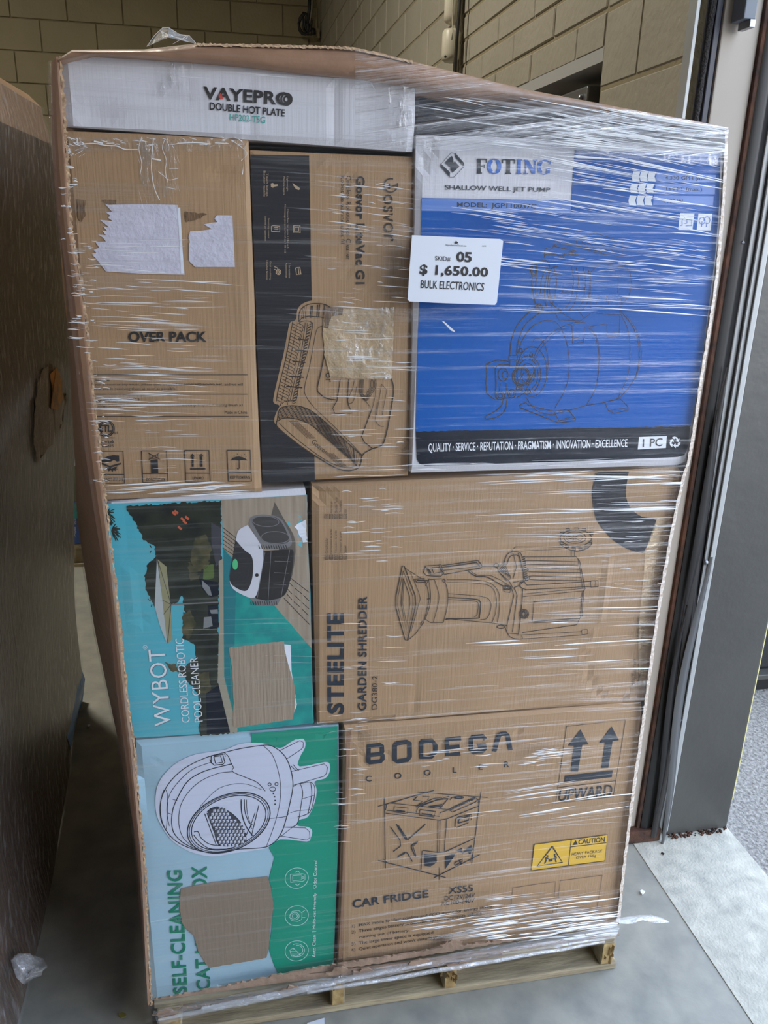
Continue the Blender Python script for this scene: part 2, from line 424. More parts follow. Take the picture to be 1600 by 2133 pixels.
def rblock(me, y, z, L, H):
    if not in_view(y+L/2, z): return
    if y < 2.02 and y+L > 1.16 and z+H > 1.45 and z < 2.13: 
        if y < 1.16-0.05: L = 1.16-y
        elif y+L > 2.05: L = y+L-2.02; y = 2.02
        else: return
        if L < 0.06: return
    o = bpy.data.objects.new('block', me); COL.objects.link(o); o.parent = right
    o.location = (WX + rb.uniform(0, 0.004), y, z); o.scale.y = L/0.4
for r in range(14):
    z = 1.42 + r*0.2
    for c in range(15):
        y = 2.75 + c*0.4 + (0.2 if r % 2 else 0)
        if y < YB: rblock(by, y, z, min(0.4, YB-y), 0.2)
    rblock(by, 0.66, z + 0.007, 0.28 if r % 2 else 0.5, 0.2)
    if r % 2: rblock(by, 0.94, z + 0.007, 0.22, 0.2)
for r in range(26):
    z = 1.43 + r*0.1
    y = 1.16 - (0.2 if r % 2 else 0.0)*0
    e = 2.75 + (0.2 if (r//2) % 2 else 0)
    y = 1.16
    first = 0.2 if r % 2 else 0.4
    while y < e-0.02:
        L = min(first, e-y); first = 0.4
        rblock(bh, y, z, L, 0.1); y += L
# ================================================================== lights of the room
def ceiling_lamp(x, y, z, e, col, lab, sx=1.2, sy=0.3):
    t = thing('ceiling_light', lab, 'light', (x, y, z), 'ceiling lights')
    box('housing', (x-sx/2, x+sx/2, y-sy/2, y+sy/2, z, z+0.08), steel_grey, t, 0.01)
    em = bpy.data.materials.get('lamp_tube') or bpy.data.materials.new('lamp_tube'); em.use_nodes = True
    em.node_tree.nodes['Principled BSDF'].inputs['Emission Color'].default_value = col + (1,)
    em.node_tree.nodes['Principled BSDF'].inputs['Emission Strength'].default_value = 4
    tube('lamp_tube', [(x-sx/2+0.05, y, z-0.02), (x+sx/2-0.05, y, z-0.02)], 0.018, em, t)
    ld = bpy.data.lights.new('lamp', 'AREA'); ld.shape = 'RECTANGLE'; ld.size = sx; ld.size_y = sy; ld.energy = e; ld.color = col
    lo = bpy.data.objects.new('lamp', ld); COL.objects.link(lo); lo.parent = t; lo.location = (0, 0, -0.05)
ceiling_lamp(-1.0, 2.2, 4.6, 62, (1.0, 0.94, 0.80), 'short fluorescent ceiling fixture above the aisle between the loads', 0.5, 0.2)
ceiling_lamp(-3.4, 5.2, 4.6, 30, (1.0, 0.94, 0.80), 'long fluorescent ceiling fixture over the far end of the aisle')
ceiling_lamp(-2.4, -3.4, 4.6, 8, (1.0, 0.97, 0.90), 'long fluorescent ceiling fixture behind the camera')

# ================================================================== BULK BIN (cardboard bin with its front cut open)
INNER = [(122, 118), (133, 268), (137, 333), (146, 472), (170, 611), (186, 760), (201, 900), (212, 1000), (222, 1080), (238, 1215), (262, 1440), (277, 1560), (290, 1700), (299, 1800), (308, 2000), (313, 2092)]
OUTER = [(106, 130), (108, 262), (111, 333), (125, 472), (141, 611), (157, 760), (172, 900), (186, 1000), (198, 1080), (219, 1215), (243, 1440), (259, 1560), (275, 1700), (288, 1800), (303, 2000), (309, 2098)]
BACKE = [(104, 132), (106, 262), (109, 333), (122, 472), (137, 611), (149, 760), (157, 900), (163, 1000), (168, 1080), (176, 1215), (205, 1400), (230, 1545), (258, 1690), (280, 1800), (301, 1960), (307, 2070)]
REDGE = [(1517, 265), (1515, 340), (1510, 430), (1504, 500), (1494, 600), (1479, 700), (1463, 800), (1449, 900), (1438, 960), (1424, 1010), (1405, 1100), (1387, 1200), (1371, 1300), (1352, 1440), (1344, 1500), (1330, 1600), (1314, 1720), (1302, 1820), (1291, 1925)]
bin_ = thing('bulk_bin', 'tall brown cardboard bulk bin with its front cut away, holding the stacked cartons', 'cardboard bin', (0.3, 0.55, 0.12))
def strip(name, cols, mat, parent, smooth_=True, kind=None):
    bm = bmesh.new(); V = [[bm.verts.new(p) for p in c] for c in cols]
    for a, b in zip(V, V[1:]):
        for i in range(len(a)-1): bm.faces.new((a[i], b[i], b[i+1], a[i+1]))
    bmesh.ops.recalc_face_normals(bm, faces=bm.faces[:])
    return bobj(name, bm, mat, parent, kind, smooth=smooth_)
def dens(pts, n=3): return smooth(pts, n)
I_, O_, B_, R_ = dens(INNER), dens(OUTER), dens(BACKE), dens(REDGE)
cI = [PY(x, y, -0.006) for x, y in I_]
cI2 = [PY(x-5, y, -0.012) for x, y in I_]
cM = [PY(x*0.45+u*0.55, y*0.5+v*0.5, -0.009) for (x, y), (u, v) in zip(I_, O_)]
cO = [PY(x, y, 0.002) for x, y in O_]
def spread(pts, Y, k):
    o = []
    for x, y in pts:
        p = PY(x, y, Y); o.append(p)
    return o
cB = spread(B_, 0.30, 0)
cB = [Vector((b.x, b.y, o.z)) for b, o in zip(cB, cO)]
cC = [Vector((o.x-0.02, 0.75, o.z)) for o in cO]
cD = [Vector((o.x+0.04, 1.15, o.z)) for o in cO]
strip('front_fold', [cI, cI2, cM, cO], M('bin_fold', (172, 134, 106), var=.08, vscale=9, bump=.15, bscale=20, rough=.5, coat=.3), bin_, False)
strip('side_panel', [cO, cB, cC, cD], kraft_wall, bin_)
# corrugated raw edge along the cut
rnd = random.Random(5)
e0 = [p + Vector((rnd.uniform(-.001, .0015), -0.004, 0)) for p in [PY(x+1, y, -0.01) for x, y in dens(INNER, 22)]]
e1 = [p + Vector((rnd.uniform(-.0015, .002)+0.0035, -0.002, 0)) for p in [PY(x+1, y, -0.01) for x, y in dens(INNER, 22)]]
strip('cut_edge', [e0, e1], kraft_edge, bin_, False)
r0 = [PY(x-7, y+3, -0.004) for x, y in R_]; r1 = [PY(x, y, -0.008) for x, y in R_]
r2 = [p + Vector((0.003, 0.02, 0)) for p in r1]; r3 = [p+Vector((0.0, 0.6, 0)) for p in r1]; r4 = [p+Vector((-0.04, 1.15, 0)) for p in r1]
strip('side_panel', [r1, r2, r3, r4], kraft_wall, bin_)
rr0 = [PY(x-rnd.uniform(5.5, 7.5), y, -0.012) for x, y in dens(REDGE, 14)]; rr1 = [PY(x+rnd.uniform(-.6, .6), y, -0.010) for x, y in dens(REDGE, 14)]
strip('cut_edge', [rr0, rr1], M('pale_corrugated_edge', (222, 214, 206), col2=(168, 146, 124), vscale=170, rough=0.8), bin_, False)
box('back_panel', (-0.165, 0.765, 1.14, 1.15, 0.13, 1.78), kraft_wall, bin_)
# top rim: folded and taped down flap running along the top
TU = [(122, 122), (150, 104), (300, 103), (405, 91), (520, 93), (640, 96), (740, 101), (860, 128), (980, 158), (1100, 187), (1300, 225), (1440, 250), (1517, 266)]
TLo = [(126, 128), (190, 112), (300, 118), (405, 126), (520, 135), (640, 150), (740, 160), (860, 176), (980, 205), (1100, 208), (1300, 242), (1440, 262), (1516, 276)]
a_ = [PY(x, y, 0.05) for x, y in TU]; b_ = [PY(x, y+3, 0.0) for x, y in TU]
c_ = [PY(x, (y+v)/2, -0.02) for (x, y), (u, v) in zip(TU, TLo)]; d_ = [PY(u, v, -0.012) for u, v in TLo]
d2 = [p + Vector((0, 0.10, -0.004)) for p in d_]; a2 = [p+Vector((0, 1.0, 0.0)) for p in a_]
rimU = dens(TU, 5)
strip('rim_flap', [a_, b_, c_, d_, d2], M('rim_cardboard', (160, 124, 98), var=0.12, vscale=14, bump=0.3, bscale=30, rough=0.42, coat=0.4), bin_)
raw = [PY(x, y-1+rnd.uniform(-1.6, 1), 0.006) for x, y in dens(TU[3:8], 30)]; raw2 = [PY(x, y+4+rnd.uniform(-1, 2.5), -0.006) for x, y in dens(TU[3:8], 30)]
strip('raw_edge', [raw, raw2], kraft_edge, bin_, False)
# torn remains of the front wall along the bottom
LU = [(313, 2083), (420, 2063), (560, 2037), (700, 2010), (760, 2000), (850, 1986), (930, 1972), (945, 1962), (960, 1970), (1060, 1958), (1160, 1943), (1291, 1924)]
LL = [(318, 2114), (372, 2104), (380, 2100), (470, 2092), (560, 2073), (620, 2060), (700, 2046), (790, 2030), (860, 2014), (930, 2004), (1000, 1990), (1160, 1968), (1292, 1948)]
FL = Face(-0.016, wob=0.006, seed=4)
lipm = M('torn_front_cardboard', (158, 132, 112), var=0.16, vscale=14, bump=0.6, bscale=30, rough=0.55)
patch('front_remnant', FL, jag(LU, 1.6, 6, 3)[:-40] + jag(LL[::-1], 2.6, 7, 9)[:-34], lipm, bin_, lift=0.0, cell=0.02, thick=0.004)
for i, (x, y) in enumerate([(345, 2108), (600, 2060), (755, 2026), (940, 1966), (955, 2010), (700, 2020), (870, 2000)]):
    patch('torn_scrap', Face(-0.024, wob=0.006, seed=i), jag([(x-22, y+4), (x+4, y-7), (x+24, y-4), (x+14, y+7), (x-6, y+12)], 3, 6, i), lipm, bin_, 0.002, 0.02, 0.003)

# ================================================================== CARTONS
# --- white hot plate carton across the top left
F1 = Face(0.004, seed=1, wob=0.003, dents=[dent(330, 190, .05, .02, .003), dent(780, 220, .03, .05, .004), dent(200, 240, .03, .02, .004)],
          creases=[crease((395, 140), (398, 205), .003, .004), crease((522, 160), (524, 290), .002, .003), crease((700, 170), (696, 290), .004, .004), crease((290, 120), (288, 260), .002, .002)])
c1 = carton('hot_plate_carton', 'long flat white carton lettered DOUBLE HOT PLATE lying across the top left', F1,
            [(126, 130), (150, 107), (405, 122), (866, 178), (866, 250), (860, 316), (500, 289), (134, 263)], 0.42, white_card)
text('VAYEPRO', F1, [(424, 180), (608, 193), (607, 221), (424, 207)], ink, c1, 0.03, 1.04)
strokes('logo_ring', F1, [ell(597, 207, 11, 12), ell(597, 207, 5, 6)], ink, c1, 3)
patches('red_flame', F1, [[(459, 207), (455, 200), (460, 193), (463, 200), (465, 207)]], M('red_ink', (200, 60, 50)), c1, 0.0022)
text('DOUBLE HOT PLATE', F1, [(437, 213), (594, 228), (593, 243), (437, 229)], ink, c1, 0.02)
text('HP202-T5G', F1, [(479, 237), (553, 243), (552, 257), (479, 251)], teal_text, c1, 0.004)
patch('clear_tape', F1, [(320, 122), (401, 128), (400, 208), (318, 200)], tape, c1, 0.002)
patch('wrinkled_corner', F1, [(810, 172), (862, 178), (858, 312), (806, 306)], tape, c1, 0.002)

# --- kraft over pack carton
F2 = Face(0.006, seed=2, wob=0.003, creases=[crease((500, 330), (530, 1000), .004, .003), crease((505, 290), (512, 520), .002, .004)], dents=[dent(536, 740, .008, .05, .006), dent(460, 365, .02, .01, .003)])
c2 = carton('over_pack_carton', 'brown carton printed OVER PACK with two torn white labels, upper left', F2,
            [(128, 272), (300, 278), (518, 290), (524, 460), (531, 640), (533, 740), (539, 880), (546, 1026), (380, 1036), (205, 1043), (180, 800), (150, 560), (134, 400)], 0.45, kraft)
a = A(100, 640, .2875)
def tq(s, x0, y0, x1, y1, m=ink, b=0.0, y0b=None, face=F2, par=None, tr=a, sl=0):
    text(s, face, tr([(x0, y0), (x1, y0+sl), (x1, y1+sl), (x0, y1)]), m, par or c2, b)
tq('OVER PACK', 582, 174, 1152, 252, ink, 0.032)
tq('After-Sale:', 318, 515, 455, 535, ink, 0.01)
tq('If you encounter any issues, please send an email to', 318, 548, 972, 570)
tq('service@inoviva.net', 983, 547, 1262, 568, ink, 0.015)
tq(', and we will', 1265, 547, 1412, 570)
tq('assist you in resolving them as soon as possible.', 320, 579, 930, 602)
tq('Frozen Drink Maker: S2.2', 340, 660, 665, 682, ink, 0.008)
tq('Package Contents: Frozen Drink Maker x1; Handle x1; Drip Tray x1; Cleaning Brush x1', 335, 697, 1410, 722)
tq('Made in China', 1280, 748, 1443, 771)
tq('Intertek', 365, 958, 485, 985, ink, 0.01); tq('4098825', 365, 992, 477, 1012, ink, 0.01); tq('us', 482, 898, 508, 916)
tq('ETL', 378, 850, 462, 902, ink, 0.03)
L = [[(320, 487), (1447, 489)], [(322, 627), (1450, 629)], [(325, 788), (1455, 789)], [(362, 945), (485, 944)]]
strokes('ruled_lines', F2, [a(l) for l in L], ink, c2, 1.1)
strokes('mark_ring', F2, [a(ell(425, 878, 57, 57)), a(ell(425, 878, 47, 47))], ink, c2, 1.6)
bxs = [(380, 1042, 555, 1275), (678, 1040, 870, 1268), (990, 1035, 1176, 1265), (1297, 1034, 1475, 1260)]
strokes('symbol_frames', F2, [a([(x0, y0), (x1-10, y0), (x1, y1), (x0+10, y1), (x0, y0)]) for x0, y0, x1, y1 in bxs] +
        [a([(x0+7, y1-64), (x1-4, y1-64)]) for x0, y0, x1, y1 in bxs], ink, c2, 1.6)
for s, x0, x1, y in (('DO NOT STEP ON', 388, 542, 1235), ('DO NOT STACK', 714, 852, 1236), ('UPWARD', 1048, 1128, 1225), ('KEEP FROM RAIN', 1318, 1464, 1220)):
    tq(s, x0, y, x1, y+22, ink, 0.012)
HS = [
    [(388, 1108), (430, 1080), (470, 1070), (515, 1072), (517, 1115), (500, 1118), (480, 1105), (455, 1118), (385, 1122)],
    [(385, 1122), (450, 1148), (530, 1125), (528, 1138), (450, 1162), (388, 1136)],
    [(415, 1152), (440, 1168), (450, 1160), (462, 1170), (480, 1158), (505, 1152), (492, 1166), (508, 1172), (488, 1174), (494, 1188), (475, 1178), (468, 1192), (456, 1178), (440, 1188), (436, 1174), (418, 1178), (430, 1168)],
    [(1047, 1058), (1066, 1082), (1056, 1082), (1056, 1155), (1042, 1155), (1042, 1082), (1030, 1082)],
    [(1110, 1058), (1130, 1080), (1118, 1080), (1120, 1155), (1104, 1155), (1104, 1080), (1094, 1080)],
    [(1030, 1165), (1142, 1164), (1142, 1174), (1030, 1175)],
    [(1322, 1110), (1340, 1090), (1365, 1082), (1385, 1080), (1408, 1084), (1432, 1096), (1449, 1110), (1420, 1104), (1386, 1110), (1350, 1104)],
    [(745, 1105), (795, 1100), (800, 1200), (750, 1202)],
    [(1345, 1070), (1352, 1070), (1350, 1078)], [(1368, 1060), (1376, 1060), (1374, 1068)], [(1395, 1066), (1402, 1066), (1400, 1074)], [(1420, 1062), (1428, 1062), (1424, 1070)], [(1434, 1076), (1440, 1078), (1437, 1084)]]
for grp in ([0, 1, 2], [3, 4, 5], [6, 8, 9, 10, 11, 12], [7]): patches('handling_symbol', F2, [a(HS[i]) for i in grp], ink, c2)
strokes('umbrella_handle', F2, [a([(1385, 1100), (1386, 1165), (1378, 1172), (1370, 1165)])], ink, c2, 1.4)
strokes('stacking_cross', F2, [a(l) for l in ([(728, 1055), (810, 1100)], [(808, 1055), (730, 1102)], [(738, 1060), (740, 1095), (798, 1092), (795, 1058)])], ink, c2, 1.4)
a = A(100, 260, .2875)
lab1 = [(412, 572), (440, 580), (500, 578), (715, 575), (940, 580), (958, 700), (990, 1085), (700, 1080), (420, 1062), (380, 1010), (345, 965), (318, 942), (350, 930), (330, 905), (372, 890), (345, 850), (420, 845), (395, 815), (362, 795), (420, 800), (392, 765), (430, 770), (398, 735), (440, 740), (375, 688), (470, 698), (430, 670), (455, 660), (420, 635), (465, 630)]
patch('torn_label', F2, a(lab1), lilac_label, c2, 0.001)
lab2 = [(1225, 655), (1336, 656), (1354, 1030), (1065, 1030), (1020, 985), (1020, 870), (1028, 850), (1018, 815), (1030, 770), (1100, 768), (1190, 756), (1130, 722), (1180, 710), (1228, 705), (1205, 680)]
patch('torn_label', F2, a(lab2), lilac_label, c2, 0.001)
strokes('label_edge', F2, [a([(948, 600), (975, 1075)])], paper, c2, 5)
tears = M('exposed_corrugation', (150, 120, 88), col2=(70, 50, 34), vscale=1, stretch=(600, 1, 60), rough=0.9)
patch('torn_hole', F2, jag(a([(985, 628), (1155, 645), (1120, 670), (1000, 705)]), 1.5, 4, 2), tears, c2, 0.0008)
patch('torn_hole', F2, jag(a([(390, 545), (495, 545), (490, 570), (420, 572)]), 1.5, 4, 3), tears, c2, 0.0008)
patch('torn_hole', F2, jag(a([(205, 545), (268, 545), (272, 660), (240, 700), (215, 690)]), 2, 5, 4), tears, c2, 0.0008)
patch('clear_tape', F2, a([(110, 90), (1440, 110), (1440, 190), (130, 200)]), tape, c2, 0.002)
patch('clear_tape', F2, a([(655, 80), (945, 80), (945, 480), (800, 545), (745, 560), (660, 370)]), tape, c2, 0.0025)
strokes('tape_creases', F2, [(a(smooth(l)), w*.55) for l, w in (([(765, 100), (750, 300), (770, 450), (810, 545)], 2.2), ([(850, 100), (830, 170), (860, 260), (850, 330), (870, 420)], 1.5), ([(680, 90), (660, 170), (680, 280), (668, 360)], 1.6), ([(750, 245), (820, 258)], 4),
    ([(215, 100), (225, 140), (330, 135), (420, 150), (500, 155), (560, 178), (650, 180)], 3), ([(335, 120), (400, 135)], 5), ([(940, 135), (1070, 130), (1180, 140)], 3.4), ([(1210, 132), (1310, 138)], 3), ([(1350, 90), (1420, 150), (1410, 360)], 1.6), ([(1330, 110), (1440, 200), (1400, 260)], 1.4),
    ([(120, 130), (160, 190), (110, 230)], 5), ([(110, 385), (150, 430), (215, 432)], 4), ([(800, 340), (840, 370), (880, 400), (945, 385)], 1.6), ([(850, 450), (930, 468)], 1.4), ([(880, 318), (945, 318)], 1.4))], fold_m, c2, 2, 0.006)

# --- robotic pool cleaner carton with black band
F3 = Face(0.012, seed=3, wob=0.003, dents=[dent(760, 700, .03, .03, .004), dent(850, 960, .03, .03, .012)], creases=[crease((700, 325), (735, 385), .003, .004), crease((690, 325), (650, 355), .003, -.003), crease((715, 560), (830, 640), .004, .002)])
c3 = carton('pool_cleaner_carton', 'brown carton with a black left band and sideways robot drawing, top row middle', F3,
            [(521, 312), (650, 318), (862, 326), (866, 420), (858, 700), (851, 992), (700, 999), (547, 1006), (536, 740), (528, 500)], 0.42, kraft)
patch('black_band', F3, [(522, 322), (644, 324), (647, 480), (649, 610), (652, 800), (656, 1002), (548, 1005), (537, 740), (529, 500)], ink_black, c3, 0.0006)
text('Gosvor LiteVac G1', F3, [(760, 367), (760, 592), (741, 592), (742, 367)], ink, c3, 0.028, 1.05)
text('Cordless Robotic Pool Cleaner', F3, [(731, 366), (731, 541), (721, 541), (722, 366)], ink_soft, c3, 0.0)
text('Robot de piscine sans fil', F3, [(718, 366), (718, 507), (708, 507), (708, 366)], ink_soft, c3, 0.0)
text('osvor', F3, [(818, 405), (820, 503), (800, 503), (799, 405)], ink_soft, c3, 0.0)
strokes('logo_ring', F3, [ell(814, 386, 14, 14, -20, 290), [(811, 388), (826, 386)], [(811, 382), (811, 394)]], ink_soft, c3, 2.6)
a = A(500, 280, .2375)
for s, q in (('Lightweight', (415, 370, 500)), ('Machine légère', (385, 370, 530)), ('Touch button', (240, 340, 540)), ('Bouton tactile', (215, 320, 545)),
             ('Cleans floor for up to 1,184 sq.ft', (418, 655, 1000)), ('Nettoyage jusqu\'au fond de 110 m2', (395, 615, 1040)), ('Smart app control', (250, 735, 910)), ('Contrôle par application', (222, 715, 935)),
             ('3 hr runtime', (435, 1130, 1260)), ('Autonomie', (408, 1125, 1255)), ('Dual scrubbing', (265, 1115, 1275)), ('Double brosse', (238, 1105, 1275))):
    x, y0, y1 = q; text(s, F3, a([(x+9, y0), (x+9, y1), (x-9, y1), (x-9, y0)]), kraft_ink, c3)
FI = [a(l) for l in ([(290, 800), (348, 805), (348, 855), (276, 850), (276, 805), (290, 800)], [(300, 815), (335, 818)], [(300, 830), (335, 833)], [(470, 800), (528, 802), (528, 860), (472, 858), (470, 800)],
    [(480, 815), (515, 815), (515, 850), (480, 850), (480, 815)], ell(338, 1207, 20, 22), ell(338, 1207, 9, 10), smooth([(300, 1160), (330, 1175), (320, 1200)]), smooth([(298, 1185), (318, 1190), (315, 1220)]), [(488, 1170), (525, 1165), (535, 1225), (495, 1230), (488, 1170)], [(510, 1170), (518, 1228)], [(525, 1170), (532, 1225)])]
for i0, i1 in ((0, 3), (3, 5), (5, 9), (9, 12)): strokes('feature_icon', F3, FI[i0:i1], kraft_ink, c3, 1.5)
HI = [a(p) for p in ([(270, 430), (290, 425), (300, 440), (330, 438), (332, 452), (300, 458), (290, 468), (272, 460)], [(460, 425), (480, 440), (520, 465), (528, 480), (515, 488), (490, 478), (470, 450)],
    [(466, 798), (476, 798), (476, 808), (466, 808)], [(520, 798), (530, 798), (530, 808), (520, 808)], [(466, 852), (476, 852), (476, 862), (466, 862)], [(522, 852), (532, 852), (532, 864), (522, 864)])]
patches('hand_icon', F3, HI[:1], kraft_ink, c3, 0.0016); patches('feather_icon', F3, HI[1:2], kraft_ink, c3, 0.0016); patches('icon_corners', F3, HI[2:], kraft_ink, c3, 0.0016)
a = A(500, 600, .2375)
patch('drawing_halo', F3, a(smooth([(660, 105), (590, 118), (530, 150), (500, 200), (490, 275), (440, 300), (420, 370), (385, 560), (340, 750), (305, 900), (290, 985), (305, 1012), (345, 1030), (325, 1075), (303, 1130), (300, 1175), (345, 1230), (450, 1320), (600, 1430)], 3) + [(668, 1475), (668, 105)]), kraft, c3, 0.001)
LN = []
def S_(pts, w=1.2, k=5): LN.append((a(smooth(pts, k)), w))
def K_(pts, w=1.2): LN.append((a(list(pts)), w))
S_([(515, 295), (520, 215), (555, 165), (620, 138), (700, 135), (760, 150), (800, 178)], 1.6)
S_([(515, 295), (545, 262), (600, 246), (660, 250), (738, 256)], 1.6)
for x in (540, 556, 572, 615, 628, 672, 690, 735):
    K_([(x, 270-(x-540)*.12), (x+8, 165-(x-540)*.14)], 1.1 if x < 600 else 1.8)
S_([(462, 292), (432, 460), (400, 620), (370, 745), (332, 905), (318, 992)], 1.3)
S_([(630, 300), (635, 330), (600, 520), (560, 650), (520, 800), (498, 960), (470, 985), (400, 990), (368, 1012)], 1.3)
S_([(520, 300), (560, 288), (610, 290), (632, 310)], 1.3)
S_([(572, 300), (555, 440), (525, 620), (480, 800), (440, 980)], 1.1); S_([(590, 305), (575, 440), (545, 620), (500, 800), (460, 980)], 0.8)
rz = random.Random(2)
for i in range(26):
    t = i/25; y = 310+t*670; x0 = 462-(y-292)*.205; 
    K_([(x0, y), (x0+40, y+18), (x0+48, y-6), (x0+92, y+16), (x0+98, y+42)], 1.1)
    if i % 2: K_([(x0+42, y+18), (x0+32, y+52)], 1.3); 
    xr = 632-(y-300)*.2; K_([(xr, y), (xr-38, y+18), (xr-34, y+34), (xr-6, y+20)], 1.2)
for y in (445, 540, 640, 770, 860): K_([(620-y*.25, y), (650-y*.12, y+12)], 2.4)
S_([(735, 328), (690, 345), (662, 400), (610, 680), (565, 870), (580, 950), (650, 1045), (750, 1140), (900, 1285), (1070, 1462)], 1.0)
S_([(738, 590), (705, 750), (677, 880), (700, 925), (760, 965), (840, 978)], 1.9)
K_([(877, 800), (850, 985), (812, 1052), (830, 1096), (900, 1098), (985, 1094)], 1.5); K_([(950, 800), (942, 960), (948, 1020), (970, 1066)], 1.5)
S_([(1000, 805), (985, 880), (950, 960), (945, 1005), (985, 1000), (1010, 930), (1020, 860)], 0.9)
for k in range(5): S_([(1050+8*k, 800), (1045+8*k, 900+5*k), (1075+6*k, 965-6*k), (1110, 985-10*k), (1150-9*k, 930-6*k), (1190-12*k, 860), (1185-12*k, 800)], 0.9)
S_([(1045, 920), (1090, 975), (1140, 1040)], 0.9); S_([(1190, 800), (1180, 960), (1150, 1080)], 0.8)
S_([(1325, 790), (1345, 900), (1310, 1130), (1280, 1280), (1245, 1375), (1160, 1408), (1100, 1440), (1070, 1470)], 1.9)
K_([(1155, 1060), (1110, 1180), (1065, 1300), (1090, 1350), (1160, 1405)], 1.6)
K_([(1240, 840), (1285, 890), (1245, 1110), (1195, 1112), (1240, 840)], 0.8); S_([(1205, 1000), (1185, 1140), (1215, 1200), (1260, 1212)], 0.8)
outer = smooth([(325, 1160), (345, 1065), (400, 1036), (480, 1030), (560, 1045), (640, 1085), (750, 1175), (900, 1315), (1070, 1470)], 6)
inner = smooth([(330, 1165), (380, 1140), (470, 1142), (560, 1168), (650, 1220), (800, 1350), (900, 1440), (980, 1510), (1025, 1560)], 6)
LN.append((a(outer), 1.6)); LN.append((a(inner), 1.6))
for i in range(3, len(outer)-1, 1): K_([outer[i], inner[min(i, len(inner)-1)]], .8 if i % 3 else 1.9)
S_([(1070, 1470), (1055, 1545), (1030, 1580), (960, 1600), (880, 1590), (790, 1550), (600, 1432), (450, 1322), (335, 1225), (318, 1185), (325, 1160)], 2.2)
S_([(345, 1180), (375, 1215), (500, 1325), (700, 1475), (850, 1555), (960, 1572), (1022, 1555)], 1.1)
for k in range(6): K_([(428+13*k, 1160), (595+13*k, 1318)], 0.7); K_([(752+13*k, 1448), (875+13*k, 1566)], 0.7)
strokes('robot_drawing', F3, LN, ink_soft, c3, 1.2, 0.0016)
text('Gosvor', F3, a([(652, 1322), (780, 1432), (748, 1458), (622, 1352)]), ink_soft, c3, 0.0)
text('or', F3, a([(795, 740), (795, 825), (750, 825), (750, 740)]), ink_soft, c3, 0.0)
patch('torn_patch', F3, jag(a([(738, 180), (910, 182), (1350, 180), (1345, 400), (1328, 790), (1000, 790), (790, 770), (740, 600), (726, 400)]), 1.0, 5, 5), torn2, c3, 0.0024, 0.02)
patch('torn_hole', F3, jag(a([(738, 170), (905, 175), (900, 235), (820, 240), (790, 270), (770, 350), (735, 340)]), 1.5, 4, 8), tears, c3, 0.003)
patch('clear_tape', F3, a([(740, 170), (1350, 170), (1330, 800), (790, 800)]), tape, c3, 0.0035)

# --- blue and white jet pump carton
F4 = Face(0.0, seed=4, wob=0.003, dents=[dent(880, 320, .02, .03, .004), dent(1440, 930, .04, .04, .001)], creases=[crease((905, 295), (868, 370), .004, .005)])
c4 = carton('jet_pump_carton', 'white and blue carton lettered SHALLOW WELL JET PUMP at the upper right', F4,
            [(868, 281), (1000, 284), (1200, 292), (1400, 300), (1508, 306), (1508, 400), (1500, 520), (1488, 620), (1470, 740), (1455, 850), (1443, 925), (1432, 962), (1415, 970), (1150, 978), (857, 986), (858, 860), (864, 520)], 0.45, white_card)
PB = [(879, 412), (1190, 418), (1193, 370), (1197, 313), (1350, 316), (1500, 320), (1497, 420), (1489, 530), (1476, 636), (1462, 740), (1450, 830), (1440, 888), (1150, 893), (866, 899), (868, 760), (873, 634), (877, 500)]
patch('blue_print', F4, PB, blue, c4, 0.0006)
patch('black_band', F4, smooth([(866, 898), (1439, 886)], 1) + [(1436, 920), (1432, 938), (1426, 948), (1412, 952), (1150, 962), (886, 970), (874, 966), (868, 956)], navy, c4, 0.0006)
patch('pale_bar', F4, [(879, 413), (1190, 419), (1188, 443), (878, 439)], blue_light, c4, 0.0011)
def serif(letters, quad, w, face, par):
    """serif capitals drawn stroke by stroke inside unit cells; stems heavy, hairlines thin"""
    TL, TR, BR, BL = quad
    def mpq(x, y):
        return ((TL[0]*(1-x)+TR[0]*x)*(1-y)+(BL[0]*(1-x)+BR[0]*x)*y, (TL[1]*(1-x)+TR[1]*x)*(1-y)+(BL[1]*(1-x)+BR[1]*x)*y)
    G = {'F': [('t', [(.3, 0), (.3, 1)]), ('h', [(.1, .02), (.95, .02)]), ('h', [(.95, .02), (.95, .25)]), ('h', [(.3, .5), (.75, .5)]), ('h', [(.75, .38), (.75, .62)]), ('h', [(.1, .98), (.55, .98)])],
         'O': [('h', ell(.5, .5, .42, .5)), ('t', ell(.5, .5, .36, .46, 120, 240, 0, 10)), ('t', ell(.5, .5, .36, .46, -60, 60, 0, 10))],
         'T': [('t', [(.5, 0), (.5, 1)]), ('h', [(.06, .02), (.94, .02)]), ('h', [(.06, .02), (.06, .28)]), ('h', [(.94, .02), (.94, .28)]), ('h', [(.28, .98), (.72, .98)])],
         'I': [('t', [(.5, 0), (.5, 1)]), ('h', [(.15, .02), (.85, .02)]), ('h', [(.15, .98), (.85, .98)])],
         'N': [('h', [(.2, 0), (.2, 1)]), ('t', [(.22, .03), (.8, .95)]), ('h', [(.82, 0), (.82, 1)]), ('h', [(.05, .02), (.3, .02)]), ('h', [(.65, .02), (.98, .02)]), ('h', [(.05, .98), (.38, .98)])],
         'G': [('h', ell(.5, .5, .40, .5, -45, -325)), ('t', ell(.46, .5, .34, .46, 120, 240, 0, 10)), ('t', [(.76, .56), (.76, .93)]), ('h', [(.55, .56), (.98, .56)]), ('h', [(.85, .05), (.85, .3)])]}
    for ch, x0, x1, mt in letters:
        thin, thick = [], []
        for kind, pts in G[ch]:
            q = [mpq(x0+(x1-x0)*x, y) for x, y in pts]
            (thin if kind == 'h' else thick).append((q, w if kind == 't' else w*0.34))
        strokes('lettering', face, thin+thick, mt, par, w, 0.0016)
